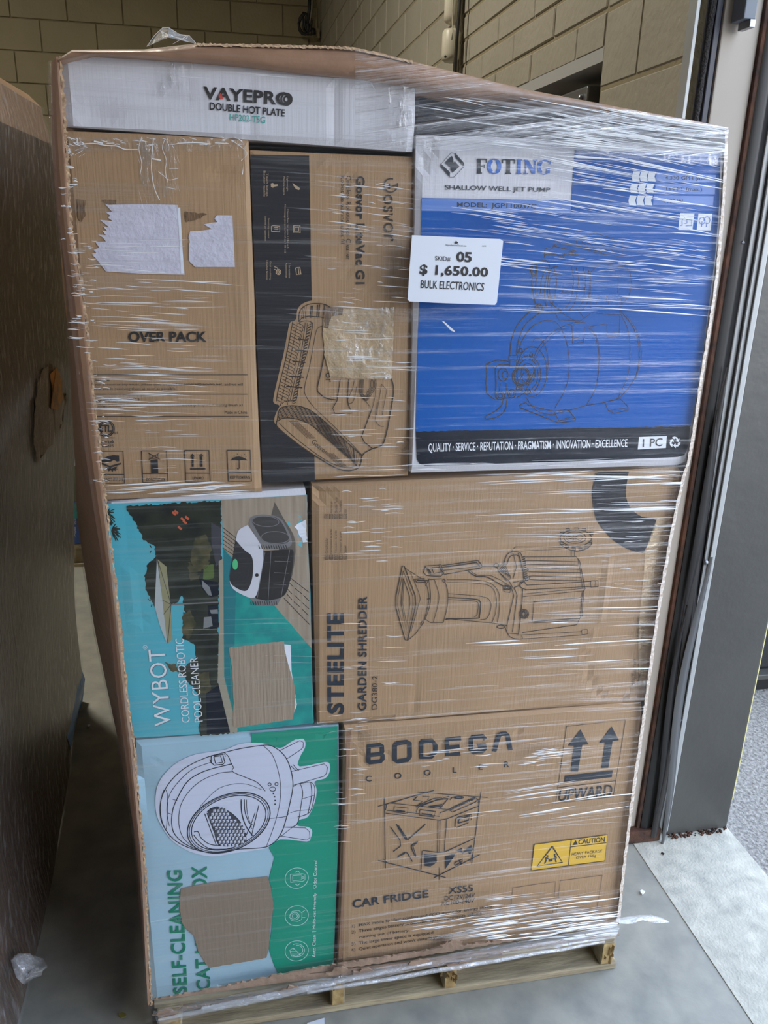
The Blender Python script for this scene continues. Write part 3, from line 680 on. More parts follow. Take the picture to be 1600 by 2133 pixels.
serif([('F', 0, .15, ink_blue), ('O', .15, .34, blue_text), ('T', .34, .52, ink_blue), ('I', .52, .62, blue_text), ('N', .62, .81, blue_text), ('G', .81, 1, blue_text)],
      [(991, 331), (1150, 334), (1148, 363), (991, 361)], 6.2, F4, c4)
text('SHALLOW WELL JET PUMP', F4, [(927, 385), (1146, 391), (1145, 403), (927, 398)], ink_blue, c4, 0.012)
text('MODEL:  JGP110037C', F4, [(952, 421), (1117, 425), (1116, 438), (952, 434)], ink_blue, c4, 0.012)
text('TM', F4, [(1152, 333), (1160, 333), (1160, 337), (1152, 337)], ink_blue, c4)
a = A(840, 260, .25)
patches('logo_diamond', F4, [a(p) for p in ([(312, 320), (390, 395), (388, 437), (312, 345)], [(432, 232), (508, 320), (508, 348), (434, 268)],
    [(350, 315), (405, 258), (418, 285), (416, 318), (430, 305), (470, 348), (410, 400), (396, 372), (398, 345), (386, 352)])], ink_blue, c4, 0.0014)
strokes('logo_outline', F4, [a([(400, 232), (318, 325)]), a([(400, 232), (432, 240)]), a([(505, 350), (422, 437), (388, 437)])], ink_blue, c4, 0.7)
a = A(1140, 260, .25)
chev = []
for (x, y) in ((705, 388), (690, 488), (676, 588)):
    for k in range(3):
        chev.append(a([(x+12+66*k, y), (x+70+66*k, y+4), (x+56+66*k, y+42), (x+66+66*k, y+84), (x+6+66*k, y+80), (x+66*k, y+42)]))
patches('white_chevrons', F4, chev, white_ink, c4, 0.0012)
patches('pale_boxes', F4, [a([(920, 395), (1400, 420), (1395, 478), (950, 480), (900, 440)]), a([(905, 490), (1395, 500), (1390, 580), (890, 575)]), a([(890, 588), (1380, 596), (1375, 672), (880, 668)])], blue_light, c4, 0.001)
for s, x0, x1, y in (('4,330 GPH (max.)', 980, 1360, 425), ('164 FT (max.)', 990, 1285, 515), ('1100 W', 975, 1130, 612)):
    text(s, F4, a([(x0, y), (x1, y+8), (x1, y+46), (x0, y+40)]), ink_blue, c4, 0.01)
patches('icon_boxes', F4, [a([(1105, 735), (1222, 738), (1205, 878), (1088, 875)]), a([(1255, 740), (1370, 740), (1355, 880), (1240, 878)])], white_ink, c4, 0.0012)
strokes('icon_drawings', F4, [a(l) for l in ([(1105, 840), (1120, 838), (1120, 795), (1140, 775), (1160, 790), (1200, 792), (1200, 840), (1150, 842)], [(1160, 790), (1160, 820), (1140, 822)], ell(1285, 800, 24, 28), ell(1325, 795, 24, 28), [(1285, 800), (1280, 850)], [(1325, 800), (1318, 850)])], blue_text, c4, 1.3, 0.002)
text('QUALITY · SERVICE · REPUTATION · PRAGMATISM · INNOVATION · EXCELLENCE', F4, [(892, 923), (1307, 914), (1306, 934), (892, 944)], white_ink, c4, 0.012)
patches('white_tag', F4, [[(1331, 910), (1389, 908), (1387, 933), (1328, 936)]], white_ink, c4, 0.0012)
text('1 PC', F4, [(1339, 914), (1380, 912), (1379, 929), (1338, 931)], ink, c4, 0.01, lift=0.002)
def rot(p, an, c): return [(c[0]+(x-c[0])*math.cos(an)-(y-c[1])*math.sin(an), c[1]+(x-c[0])*math.sin(an)+(y-c[1])*math.cos(an)) for x, y in p]
rc = (1406, 921); seg = [(1400, 911), (1405, 909), (1411, 911), (1413, 915), (1416, 913), (1414, 921), (1407, 919), (1410, 917), (1408, 913), (1404, 915)]
patches('recycling_mark', F4, [rot(seg, k*2.094, rc) for k in range(3)], white_ink, c4, 0.0012)
patches('small_tear', F4, [[(920, 668), (926, 670), (946, 688), (948, 692), (940, 689)]], white_ink, c4, 0.0012)
LN = []; a = A(860, 620, .4)
K_([(380, 345), (440, 325), (500, 332), (502, 348), (442, 350), (430, 368), (434, 450), (430, 515), (440, 532), (425, 530), (385, 500), (379, 440), (385, 400), (380, 345)], 2.0)
K_([(380, 345), (430, 367)], 1.4); K_([(440, 532), (500, 520)], 1.6)
for r, w in ((48, 1.6), (40, 2.0)): K_(ell(565, 410, r, r+2), w)
for k in range(20): an = k*math.pi/10; K_([(565+30*math.cos(an), 410+31*math.sin(an)), (565+37*math.cos(an), 410+38*math.sin(an))], 1)
K_([(555, 430), (578, 390)], 1.6)
for e in ((598, 400, 68, 98), (598, 400, 55, 80), (600, 395, 36, 52), (470, 400, 26, 34), (480, 402, 14, 20), (620, 385, 78, 130)): K_(ell(*e), 1.5)
for x, y in ((562, 275), (615, 298), (632, 405), (605, 490), (545, 470)): K_(ell(x, y, 8, 11), 1.8)
K_(ell(650, 350, 55, 140, -120, 110), 1.0)
S_([(670, 125), (620, 150), (570, 220), (545, 290)], 1.8); S_([(505, 300), (515, 210), (555, 125), (640, 45), (655, 38)], 2.0); S_([(540, 300), (548, 230), (585, 140), (665, 75)], 2.0)
K_([(500, 300), (545, 300), (545, 325), (500, 325), (500, 300)], 1.8); K_([(505, 325), (505, 360), (540, 360), (540, 325)], 1.6)
K_([(640, 40), (655, 30), (672, 45), (672, 75), (655, 80), (640, 70), (640, 40)], 2.0); K_([(655, 40), (655, 78)], 1.2)
S_([(455, 445), (452, 480), (455, 500)], 1.4); S_([(485, 445), (487, 480), (485, 500)], 1.4); K_(ell(455, 510, 22, 22), 2.0); K_(ell(515, 500, 20, 22), 2.0); K_(ell(455, 510, 12, 12), 1.6); K_(ell(515, 500, 11, 12), 1.6)
S_([(540, 520), (575, 500), (600, 460), (625, 400), (640, 370)], 1.8)
S_([(470, 528), (462, 560), (430, 590), (375, 618)], 2.0); S_([(490, 528), (480, 585), (440, 620), (380, 634)], 2.0); K_([(375, 618), (378, 634)], 2.0)
TN = len(LN)
S_([(620, 330), (660, 250), (740, 170), (840, 130), (900, 130)], 1.2); S_([(630, 335), (670, 260), (750, 180), (850, 140)], 0.8)
S_([(670, 120), (740, 125), (790, 200), (815, 330), (800, 460), (740, 575)], 1.2)
S_([(905, 150), (950, 200), (970, 320), (955, 460), (905, 560)], 1.2); S_([(915, 150), (958, 200), (978, 320)], .8)
S_([(1085, 90), (1125, 190), (1125, 380), (1070, 520)], 1.0); S_([(1090, 80), (1150, 160), (1180, 290), (1155, 420), (1080, 520)], 1.3); S_([(1095, 75), (1160, 160), (1190, 290), (1160, 430)], .8)
S_([(590, 520), (640, 585), (720, 608), (800, 590), (905, 562), (1000, 545), (1080, 520)], 1.3)
K_([(555, 560), (590, 545), (600, 560), (735, 592), (760, 640)], 1.8); K_([(555, 560), (555, 572), (760, 652), (846, 640), (846, 628), (805, 582)], 2.0); K_([(760, 640), (846, 628)], 1.4); K_([(735, 592), (805, 582)], 1.4); K_([(790, 630), (820, 622)], 1.6)
K_([(1000, 545), (1080, 527), (1122, 570), (1122, 585), (1050, 602), (1018, 588), (1000, 545)], 1.4); K_([(1018, 588), (1122, 572)], 1)
K_([(828, 140), (832, 240), (890, 232), (895, 155), (1010, 135), (1012, 205), (1075, 200), (1080, 60)], 1.3); K_([(832, 215), (888, 208)], 1); K_([(1012, 190), (1072, 180)], 1)
K_([(672, 75), (760, 70), (860, 130), (930, 80), (1085, 90), (1085, 0)], 1.2); K_([(740, 80), (760, 115), (870, 120)], 1.2)
a = A(840, 260, .25)
K_(ell(1085, 1205, 26, 54), 2.4); K_(ell(1087, 1208, 16, 38), 1.6)
S_([(1070, 1258), (1072, 1340), (1095, 1480), (1130, 1530)], 2.0); S_([(1108, 1240), (1102, 1380), (1120, 1425), (1142, 1390), (1150, 1280), (1200, 1185)], 1.5)
S_([(1085, 1150), (1180, 1130), (1215, 1180), (1185, 1290), (1175, 1400), (1190, 1520)], 1.8)
S_([(1290, 1180), (1230, 1200), (1205, 1290), (1200, 1400), (1225, 1480), (1330, 1560)], 1.8); S_([(1345, 1240), (1235, 1260), (1215, 1340), (1225, 1460)], 1.4)
S_([(1250, 1180), (1275, 1290), (1262, 1430), (1230, 1520)], 1.4)
K_([(1172, 1105), (1178, 1035), (1205, 1022), (1240, 1028), (1250, 1005), (1290, 985), (1400, 1000), (1600, 1045), (1680, 1080)], 1.8)
K_([(1178, 1080), (1240, 1075), (1320, 1095), (1345, 1070), (1440, 1085)], 2.2); K_([(1255, 1010), (1330, 1030), (1440, 1050)], 2.0); K_([(1330, 1120), (1340, 1080), (1400, 1060), (1460, 1085)], 1.8)
for x, h in ((1400, 1180), (1440, 1190), (1500, 1190), (1540, 1200)): S_([(x, h), (x+18, h+120), (x-10, h+290), (x-60, h+350)], 1.1)
S_([(1380, 1350), (1330, 1370), (1330, 1395), (1390, 1398)], 1.2)
K_([(1100, 1495), (1140, 1490), (1155, 1560), (1300, 1560), (1450, 1540), (1500, 1600)], 1.3)
K_([(1560, 1230), (1640, 1150), (1790, 1180), (1790, 1500), (1560, 1520), (1560, 1230)], 1.0); K_([(1600, 1500), (1640, 1420), (1690, 1420), (1710, 1500)], 1.0)
S_([(1790, 1180), (1870, 1200), (1900, 1300), (1880, 1420), (1800, 1520)], 1.1)
K_([(1440, 960), (1600, 900), (1830, 980), (1830, 1100), (1620, 1070), (1440, 1010), (1440, 960)], 1.0)
for k in range(6): K_([(1480+55*k, 970+6*k), (1560+50*k, 1040+8*k)], .8)
strokes('pump_drawing', F4, LN[:TN], ink_blue, c4, 1.8, 0.0016)
strokes('tank_drawing', F4, LN[TN:], M('brown_blue_ink', (34, 36, 52), rough=.5), c4, 1.2, 0.0016)
patch('clear_tape', F4, [(868, 284), (925, 285), (900, 330), (872, 372)], tape, c4, 0.003)
patch('clear_tape', F4, [(1200, 296), (1500, 306), (1498, 345), (1200, 330)], tape, c4, 0.003)
# dark wedge added for the shaded void above the pump carton
Fn = Face(0.12, seed=9, wob=.001)
zt4 = PY(868, 281, 0).z + .004; xl4 = PY(868, 281, 0).x
cn = thing('dark_void_wedge', 'dark navy wedge added for the shaded void above the blue pump carton', 'carton', (.5, .3, zt4))
bm = bmesh.new()
pr = [PY(x, y, .05) for x, y in ((876, 184), (1000, 212), (1100, 229), (1300, 258), (1496, 284))] + [Vector((.755, .05, zt4)), Vector((xl4+.01, .05, zt4))]
fr = [bm.verts.new(p) for p in pr]; bk = [bm.verts.new(p+Vector((0, .42, 0))) for p in pr]
bm.faces.new(fr); bm.faces.new(bk[::-1])
for k in range(len(fr)): bm.faces.new((fr[k], bk[k], bk[(k+1) % len(fr)], fr[(k+1) % len(fr)]))
bmesh.ops.recalc_face_normals(bm, faces=bm.faces[:])
bobj('carton_body', bm, navy_void_rail, cn)
za, zb2 = PY(530, 312, 0).z+.003, PY(530, 290, 0).z-.003
cf = thing('dark_slot_slab', 'thin dark navy slab added for the shaded slot above the black-banded carton', 'carton', (.1, .2, za))  # dark slab added where the slot holds only shade
box('carton_body', (PY(525, 312, 0).x, PY(855, 320, 0).x, .045, .4, PY(850, 326, 0).z+.002, PY(850, 312, 0).z-.006), navy_void_rail, cf, .002)

# --- pool photo carton (left middle)
F5 = Face(0.008, seed=5, wob=0.003, creases=[crease((250, 1060), (262, 1180), .006, .002), crease((260, 1170), (286, 1320), .006, -.002), crease((268, 1295), (300, 1288), .006, .002)], dents=[dent(630, 1110, .015, .03, .003)])
c5 = carton('pool_robot_carton', 'carton with a turquoise pool photograph lettered CORDLESS ROBOTIC POOL CLEANER, left of middle row', F5,
            [(216, 1047), (300, 1040), (480, 1030), (636, 1018), (641, 1050), (640, 1120), (646, 1250), (650, 1380), (654, 1508), (560, 1516), (420, 1525), (276, 1538), (262, 1440), (245, 1290), (230, 1180)], 0.42, white_card)
a = A(200, 1000, .3)
sky_p = M('photo_sky', (72, 178, 200), col2=(96, 178, 192), vscale=4, bump=0.15, bscale=10, rough=0.3)
patch('photo_sky', F5, a([(70, 165), (870, 135), (1465, 100), (1470, 400), (1490, 800), (1500, 1300), (1508, 1690), (1100, 1730), (720, 1760), (268, 1788), (220, 1500), (160, 980), (110, 600)]), sky_p, c5, 0.0005)
tree_m = M('photo_trees', (52, 58, 46), col2=(22, 28, 26), vscale=30, rough=0.35)
bush_m = M('photo_bushes', (96, 88, 62), col2=(44, 52, 34), vscale=60, rough=0.35)
tl = [(205, 182), (240, 240), (290, 330), (330, 410), (408, 462), (418, 530), (360, 580), (335, 660), (350, 760), (400, 870), (480, 880), (560, 850), (600, 800), (622, 930), (635, 1000), (596, 1050), (600, 1100), (680, 1140), (700, 1230), (610, 1300), (560, 1260), (600, 1350), (700, 1480), (720, 1560), (715, 1700), (722, 1770), (960, 1755), (900, 1600), (850, 1400), (850, 800), (870, 560), (868, 140)]
patch('photo_trees', F5, jag(a(tl), 2.2, 4, 6), tree_m, c5, 0.0008)
for i, q in enumerate(([(680, 400), (760, 370), (800, 460), (780, 600), (690, 640), (650, 540)], [(640, 560), (700, 620), (720, 680), (660, 700), (640, 620)], [(600, 930), (650, 900), (700, 1000), (640, 1100), (600, 1060)], [(690, 1350), (780, 1330), (800, 1480), (700, 1480)], [(480, 1270), (560, 1280), (580, 1330), (520, 1330)])):
    patch('photo_bush', F5, jag(a(q), 2.5, 4, i), bush_m, c5, 0.0011)
patch('photo_lawn', F5, jag(a([(745, 590), (815, 580), (820, 680), (745, 690)]), 1, 5, 2), M('photo_lawn', (84, 104, 52), var=.2, vscale=60, rough=.35), c5, 0.0011)
palm = []
rp_ = random.Random(4)
for cx, cy, n in ((70, 240, 26), (110, 350, 20)):
    for k in range(n):
        an = rp_.uniform(-1.2, 1.2); l = rp_.uniform(30, 80); palm.append(a(smooth([(cx, cy), (cx+l*.6*math.cos(an), cy+l*.6*math.sin(an)), (cx+l*math.cos(an), cy+l*math.sin(an)+10)], 3)))
for k in range(60):
    y = rp_.uniform(200, 900); x = 330+rp_.uniform(-40, 60); palm.append(a([(x, y), (x+rp_.uniform(-30, 20), y+rp_.uniform(-20, 20))])) if 380 < y < 900 and x > 360 else None
strokes('photo_palm', F5, palm, tree_m, c5, 1.6)['kind'] = 'stuff'
strokes('photo_flowers', F5, [a([(530+dx, 220+dy), (545+dx+10, 240+dy)]) for dx, dy in ((0, 0), (15, -10), (60, 40), (75, 60), (40, 100), (90, 30))], M('photo_orange', (196, 92, 60)), c5, 4)
patch('photo_deck', F5, a([(870, 135), (1463, 103), (1470, 400), (1486, 780), (1497, 1170), (1240, 872), (885, 470)]), M('photo_wood', (172, 158, 140), col2=(146, 132, 116), vscale=1, stretch=(120, 6, 6), rough=.4), c5, 0.001)
pool_m = M('photo_water', (34, 160, 150), col2=(20, 132, 134), vscale=40, rough=.3)
patch('photo_pool', F5, a([(885, 470), (1240, 872), (1497, 1170), (1508, 1690), (990, 1745), (938, 1560), (890, 1360)]), pool_m, c5, 0.001)
patch('photo_pool_shade', F5, a([(887, 480), (975, 575), (962, 1150), (925, 1160), (940, 1540), (892, 1350)]), M('photo_deep_water', (28, 118, 128)), c5, 0.0014)
patch('photo_kerb', F5, a([(852, 560), (882, 540), (890, 1370), (985, 1748), (932, 1752), (845, 1390), (858, 900)]), M('photo_kerb', (156, 150, 132)), c5, 0.0014)
patch('photo_terrace', F5, a([(800, 290), (868, 330), (866, 560), (835, 600), (800, 420)]), M('photo_terrace', (62, 62, 70), var=.1), c5, 0.0012)
patch('photo_wall_low', F5, a([(765, 1480), (850, 1420), (930, 1745), (770, 1760)]), navy, c5, 0.0013)
patch('photo_parasol_top', F5, a([(424, 535), (460, 820), (495, 1140), (440, 1000), (408, 870)]), M('photo_parasol_white', (176, 184, 186)), c5, 0.0016)
patch('photo_parasol_under', F5, a([(430, 548), (492, 600), (505, 740), (520, 850), (532, 1100), (496, 1138), (460, 830)]), M('photo_parasol_beige', (150, 146, 112)), c5, 0.0015)
strokes('photo_parasol_ribs', F5, [a([(522, 862), (432, 560)]), a([(522, 862), (492, 610)]), a([(522, 862), (498, 1130)]), a([(522, 862), (462, 830)]), a([(522, 862), (470, 930)])], ink, c5, .8, .002)
strokes('photo_parasol_pole', F5, [a([(515, 862), (850, 845)])], grey_ink, c5, 2.4, .002)
for q in ([(715, 680), (848, 705), (852, 795), (800, 812), (735, 750)], [(775, 870), (850, 860), (852, 1020), (790, 1035), (780, 930)]):
    patch('photo_chair', F5, a(q), navy, c5, 0.0016)
for q in ([(735, 690), (790, 740), (805, 800), (780, 795), (740, 740)], [(750, 950), (800, 945), (810, 1010), (745, 1030)], [(790, 900), (845, 895), (848, 925), (800, 925)]):
    patch('photo_cushion', F5, a(q), M('photo_cushion', (128, 130, 132)), c5, 0.0019)
dk = []
for k in range(6): dk.append(a([(880, 325+28*k), (975, 400+26*k)]))
for x0, y0, x1, y1 in ((1340, 670, 1480, 780), (1330, 700, 1370, 740), (1380, 750, 1430, 790), (1440, 800, 1480, 840), (1325, 750, 1360, 790), (1380, 800, 1420, 840), (1430, 850, 1480, 895), (1325, 790, 1360, 830), (1375, 845, 1415, 880), (1430, 895, 1475, 940), (1305, 820, 1485, 1005)): dk.append(a([(x0, y0), (x1, y1)]))
strokes('photo_deck_gaps', F5, dk, ink_soft, c5, 1.1, 0.0016)['kind'] = 'stuff'
patch('photo_robot_shadow', F5, a(smooth([(1240, 150), (1300, 260), (1385, 430), (1350, 700), (1300, 560), (1200, 300)], 4)), M('photo_shadow_grey', (92, 86, 78)), c5, 0.0014)
patch('photo_robot_tread', F5, a(smooth([(1060, 300), (1075, 255), (1130, 236), (1200, 238), (1280, 262), (1330, 340), (1358, 410), (1350, 455), (1290, 475), (1190, 470), (1140, 440), (1100, 370)], 4)), grey_ink, c5, 0.002)
patch('photo_robot_wheelcover', F5, a(smooth([(1085, 290), (1100, 255), (1190, 245), (1275, 275), (1340, 400), (1320, 435), (1230, 440), (1165, 420), (1130, 370)], 4)), M('photo_robot_dark', (62, 60, 60)), c5, 0.0024)
strokes('photo_robot_rings', F5, [a(ell(1178, 282, 92, 36, rot=4)), a(ell(1245, 395, 98, 42, rot=2))], grey_ink, c5, 1.2, 0.003)
patch('photo_robot_flank', F5, a(smooth([(1158, 492), (1215, 485), (1345, 480), (1372, 500), (1362, 620), (1330, 760), (1285, 815), (1190, 835), (1108, 818), (1135, 700)], 4)), M('photo_robot_black', (44, 42, 42), var=.2, vscale=30, rough=.3), c5, 0.002)
strokes('photo_robot_panels', F5, [a(l) for l in ([(1215, 488), (1195, 830)], [(1345, 482), (1285, 812)], [(1172, 500), (1120, 815)], [(1240, 560), (1350, 565)], [(1235, 640), (1340, 645)], [(1230, 720), (1320, 725)])], grey_ink, c5, .9, .0026)
patch('photo_robot_lower_tread', F5, a([(1062, 815), (1108, 820), (1190, 838), (1285, 818), (1262, 862), (1190, 872), (1110, 862)]), grey_ink, c5, 0.0021)
patch('photo_robot_shell', F5, a(smooth([(1052, 308), (990, 345), (970, 420), (955, 520), (928, 660), (940, 735), (1000, 785), (1102, 812), (1140, 680), (1162, 500), (1110, 390)], 4)), M('photo_robot_white', (206, 208, 218)), c5, 0.0022)
patch('photo_robot_lid', F5, a(smooth([(970, 412), (1030, 480), (1078, 520), (1092, 590), (1082, 690), (1045, 765), (975, 745), (928, 690), (945, 560)], 4)), M('photo_robot_lid', (40, 40, 44)), c5, 0.0026)
strokes('photo_robot_treads', F5, [a([(1075+16*k, 840), (1080+16*k, 866)]) for k in range(12)] + [a([(1130+17*k, 448), (1138+17*k, 474)]) for k in range(12)] + [a(smooth([(990, 590), (1040, 600), (1060, 640), (1040, 690), (985, 690)]))], ink, c5, 1.2, 0.003)
patch('photo_green_dot', F5, a(ell(966, 580, 19, 38, n=14)[:-1]), M('photo_green', (80, 190, 130)), c5, 0.003)
patch('photo_camera_eye', F5, a(ell(1117, 656, 13, 13, n=10)[:-1]), ink, c5, 0.003)
patch('torn_patch', F5, jag(a([(920, 1162), (1110, 1140), (1305, 1118), (1310, 1190), (1342, 1300), (1380, 1440), (1385, 1560), (1365, 1662), (960, 1718), (945, 1690), (955, 1530), (945, 1300)]), .6, 6, 2), torn, c5, 0.0022)
patch('white_paper_remnant', F5, a([(1300, 1140), (1352, 1145), (1358, 1330), (1386, 1500), (1360, 1660), (1395, 1560), (1340, 1300)]), paper, c5, 0.0018)
patch('torn_hole', F5, jag(a([(1380, 320), (1430, 290), (1462, 270), (1464, 430), (1440, 430), (1410, 370)]), 1.5, 4, 8), paper, c5, 0.002)
def vt(s, face, tr, TL, TR, BR, BL, m, par, b=0.0, sp=1.0): text(s, face, tr([TL, TR, BR, BL]), m, par, b, sp, 0.0024)
vt('WYBOT', F5, a, (408, 1708), (362, 1178), (480, 1170), (522, 1700), white_ink, c5, 0.0, 1.05)
text('WYBOT', F5, [(x+1.5, y+1) for x, y in a([(408, 1708), (362, 1178), (480, 1170), (522, 1700)])], M('teal_shadow_ink', (60, 110, 130)), c5, 0.0, 1.05, 0.0020)
vt('®', F5, a, (325, 1175), (325, 1145), (357, 1145), (357, 1175), white_ink, c5)
vt('CORDLESS ROBOTIC', F5, a, (597, 1682), (550, 1100), (608, 1098), (652, 1676), white_ink, c5, -0.004)
vt('POOL CLEANER', F5, a, (685, 1678), (650, 1230), (706, 1228), (742, 1670), white_ink, c5, -0.004)

# --- garden shredder carton
F6 = Face(0.004, seed=6, wob=0.004, dents=[dent(1330, 1330, .05, .09, .010), dent(1400, 1200, .03, .10, .012), dent(670, 1030, .02, .015, .008)],
          creases=[crease((1266, 1150), (1268, 1200), .004, -.005), crease((1268, 1200), (1252, 1290), .005, -.005), crease((1252, 1290), (1222, 1360), .004, -.004), crease((1222, 1360), (1230, 1415), .004, .005), crease((1230, 1415), (1252, 1455), .005, .007), crease((1252, 1455), (1300, 1460), .005, .006),
                   crease((1300, 1460), (1345, 1410), .005, .006), crease((867, 1330), (862, 1440), .003, .004), crease((862, 1440), (866, 1490), .003, .004), crease((690, 1170), (692, 1290), .004, .003), crease((690, 1000), (678, 1045), .004, -.004)])
c6 = carton('garden_shredder_carton', 'wide brown carton with sideways GARDEN SHREDDER lettering, right of middle row', F6,
            [(650, 1011), (860, 1001), (1100, 990), (1240, 984), (1415, 974), (1428, 998), (1408, 1100), (1388, 1210), (1372, 1300), (1356, 1420), (1348, 1464), (1180, 1474), (1000, 1487), (820, 1500), (661, 1511), (656, 1350), (652, 1180)], 0.45, kraft)
a = A(640, 980, .25316)
vt('STEELITE', F6, a, (168, 2000), (165, 1170), (303, 1170), (305, 2000), ink_blue, c6, 0.035, 1.08)
vt('GARDEN SHREDDER', F6, a, (416, 1972), (420, 1033), (493, 1033), (488, 1972), ink_blue, c6, 0.022, 1.05)
vt('DG380-2', F6, a, (530, 1966), (536, 1686), (578, 1688), (577, 1960), ink_soft, c6)
sq = []
for y0, ws in ((730, ('DE Gartenhäcksler', 'FR Déchiqueteur de jardin', 'ES Trituradora de jardín', 'PT Triturador de jardim', 'RU Садовый')), (395, ('AR', 'VI Máy hủy gỗ', 'ID Shredder Taman', 'ES Trituradora', 'CN 割草机'))):
    for k, s in enumerate(ws):
        x = 145+39*k; sq.append(a([(x, y0), (x, y0-36), (x+26, y0-36), (x+26, y0), (x, y0)])); c, w = s[:2], s[3:]
        vt(c, F6, a, (x+5, y0-6), (x+5, y0-30), (x+21, y0-30), (x+21, y0-6), ink_soft, c6)
        if w: vt(w, F6, a, (x+4, y0-50), (x+4, y0-50-9*len(w)), (x+25, y0-50-9*len(w)), (x+25, y0-50), ink_soft, c6)
strokes('language_boxes', F6, sq, ink_soft, c6, .9)
a = A(800, 980, .4); LN = []
K_([(95, 495), (62, 650), (62, 715), (110, 882), (122, 885), (165, 700), (162, 650), (105, 497), (95, 495)], 1.6)
K_([(100, 520), (72, 655), (72, 710), (116, 868), (152, 700), (150, 655), (100, 520)], .9)
K_([(100, 560), (88, 690), (115, 830), (135, 690), (132, 650), (100, 560)], 1.2); K_([(103, 580), (96, 690), (116, 790)], .8)
K_([(108, 505), (130, 520), (212, 572)], 1.0); K_([(122, 885), (162, 852), (205, 792)], 1.0); S_([(212, 572), (228, 620), (232, 680), (205, 792)], 1.1); S_([(138, 530), (185, 650), (178, 700), (140, 840)], .9)
S_([(232, 568), (242, 640), (238, 700), (215, 772)], 1.1); K_([(232, 568), (300, 562)], 1.1); K_([(215, 772), (240, 790), (310, 790)], 1.1); S_([(310, 562), (330, 620), (330, 700), (308, 790)], 1.1); S_([(262, 568), (284, 640), (280, 700), (256, 788)], .9)
K_([(238, 665), (225, 668)], 2); S_([(205, 792), (190, 800), (200, 780)], 1)
K_([(205, 530), (215, 495), (285, 492), (310, 538), (290, 552), (220, 545), (205, 530)], 1.6); K_([(215, 500), (240, 540), (290, 545)], 1.1); K_([(248, 505), (288, 503), (300, 528), (258, 534), (248, 505)], 1.6); K_([(225, 505), (245, 535)], 2.5); K_([(285, 490), (295, 488), (312, 535), (302, 540)], 1.2)
K_([(298, 494), (488, 468), (500, 480), (512, 498), (500, 508), (312, 540)], 1.6); K_([(300, 505), (480, 478), (500, 500)], 2.4); K_([(305, 520), (490, 498)], 1)
K_([(158, 565), (210, 560), (212, 580), (170, 582), (158, 565)], 1.6); K_([(170, 570), (228, 572)], 2.2); K_([(215, 600), (235, 560)], 1); K_(ell(312, 572, 7, 9), 1)
S_([(325, 568), (480, 570), (560, 590), (598, 640), (600, 720), (590, 790)], 1.0); S_([(330, 582), (460, 585), (550, 600), (582, 650), (582, 730), (560, 792)], .9)
K_([(318, 775), (345, 772), (560, 792), (640, 805)], 1.1)
S_([(332, 660), (470, 668), (498, 680), (502, 700), (496, 755), (480, 768), (322, 770)], 2.0, 4); S_([(332, 670), (465, 678), (488, 690), (490, 705), (484, 750), (470, 760)], 1)
S_([(332, 640), (510, 655), (552, 680), (555, 720), (535, 768), (500, 775)], 1.0)
S_([(435, 522), (480, 550), (540, 555), (620, 600), (655, 600)], 2.0, 4); S_([(440, 515), (490, 545), (560, 548), (640, 590)], 1); S_([(512, 500), (580, 500), (600, 530), (650, 575), (670, 610)], 1.2, 4)
K_(ell(640, 608, 18, 12), 1.8); K_(ell(640, 608, 9, 6), 1.4); K_(ell(585, 493, 12, 10), 1.4)
K_([(622, 608), (625, 630), (655, 635), (660, 612)], 1.2)
for k in range(9): K_([(598+6*k, 520+4*k), (622+5*k, 490+8*k)], 1.3)
K_([(595, 500), (625, 480), (660, 560), (640, 575), (600, 530)], 1.2)
S_([(625, 480), (640, 440), (665, 425), (705, 425), (718, 445)], 1.5, 4); S_([(640, 490), (655, 450), (680, 440), (700, 445), (712, 470), (728, 560), (705, 575), (672, 580)], 1.4, 4); K_([(672, 430), (690, 500), (672, 560)], 1.1); K_([(700, 430), (735, 570), (700, 600), (675, 608)], 1.6)
K_([(660, 600), (675, 650), (640, 800), (640, 845), (700, 850)], 1.3); K_([(678, 608), (692, 650), (668, 840)], 1.2); K_([(700, 600), (722, 612), (718, 680), (700, 850)], 1.4)
K_(ell(608, 812, 18, 9), 1.4); S_([(632, 820), (645, 850), (665, 870), (715, 876), (716, 858)], 1.2); K_([(690, 856), (1030, 838)], 0.9); K_([(716, 876), (1030, 856)], 0.9)
S_([(665, 425), (680, 402), (715, 398), (930, 400)], 0.9, 4); K_([(712, 420), (925, 410)], .8)
K_([(715, 450), (1000, 448), (1018, 470), (1046, 615), (1030, 640), (1022, 760), (1003, 802), (718, 842)], 1.3); K_([(1010, 460), (1020, 520), (1032, 610)], 1)
for y, x in ((468, 735), (507, 748), (548, 756)):
    S_([(1008+(y-468)*.2, y+7), (x+20, y), (x+4, y+10), (x+20, y+20), (1012+(y-468)*.2, y+24)], 1.3, 4)
for k in range(12): K_([(718+1.6*k, 452+11*k), (733+1.6*k, 448+11*k)], 2)
S_([(708, 582), (712, 606), (745, 620), (760, 618), (1078, 602)], 1.3, 4); S_([(730, 575), (742, 592), (775, 594), (1078, 576)], 1.3, 4); K_([(708, 582), (730, 575)], 1.5); K_([(1074, 574), (1112, 572), (1114, 604), (1076, 606), (1074, 574)], 1.3); K_([(1100, 574), (1102, 604)], 1)
K_([(740, 640), (1040, 612)], 1.1); K_([(722, 655), (1042, 625)], .9); K_([(775, 682), (1032, 660)], 1.4); K_([(775, 785), (1018, 768)], 1.6); K_([(775, 792), (1012, 778)], 1); K_([(1040, 620), (1030, 760)], 1.2)
K_([(718, 680), (780, 678), (770, 790), (708, 786), (718, 680)], 1.2); K_(ell(728, 745, 24, 24), 1.2); K_(ell(728, 745, 17, 18), 1.8); K_(ell(726, 745, 9, 12), 2)
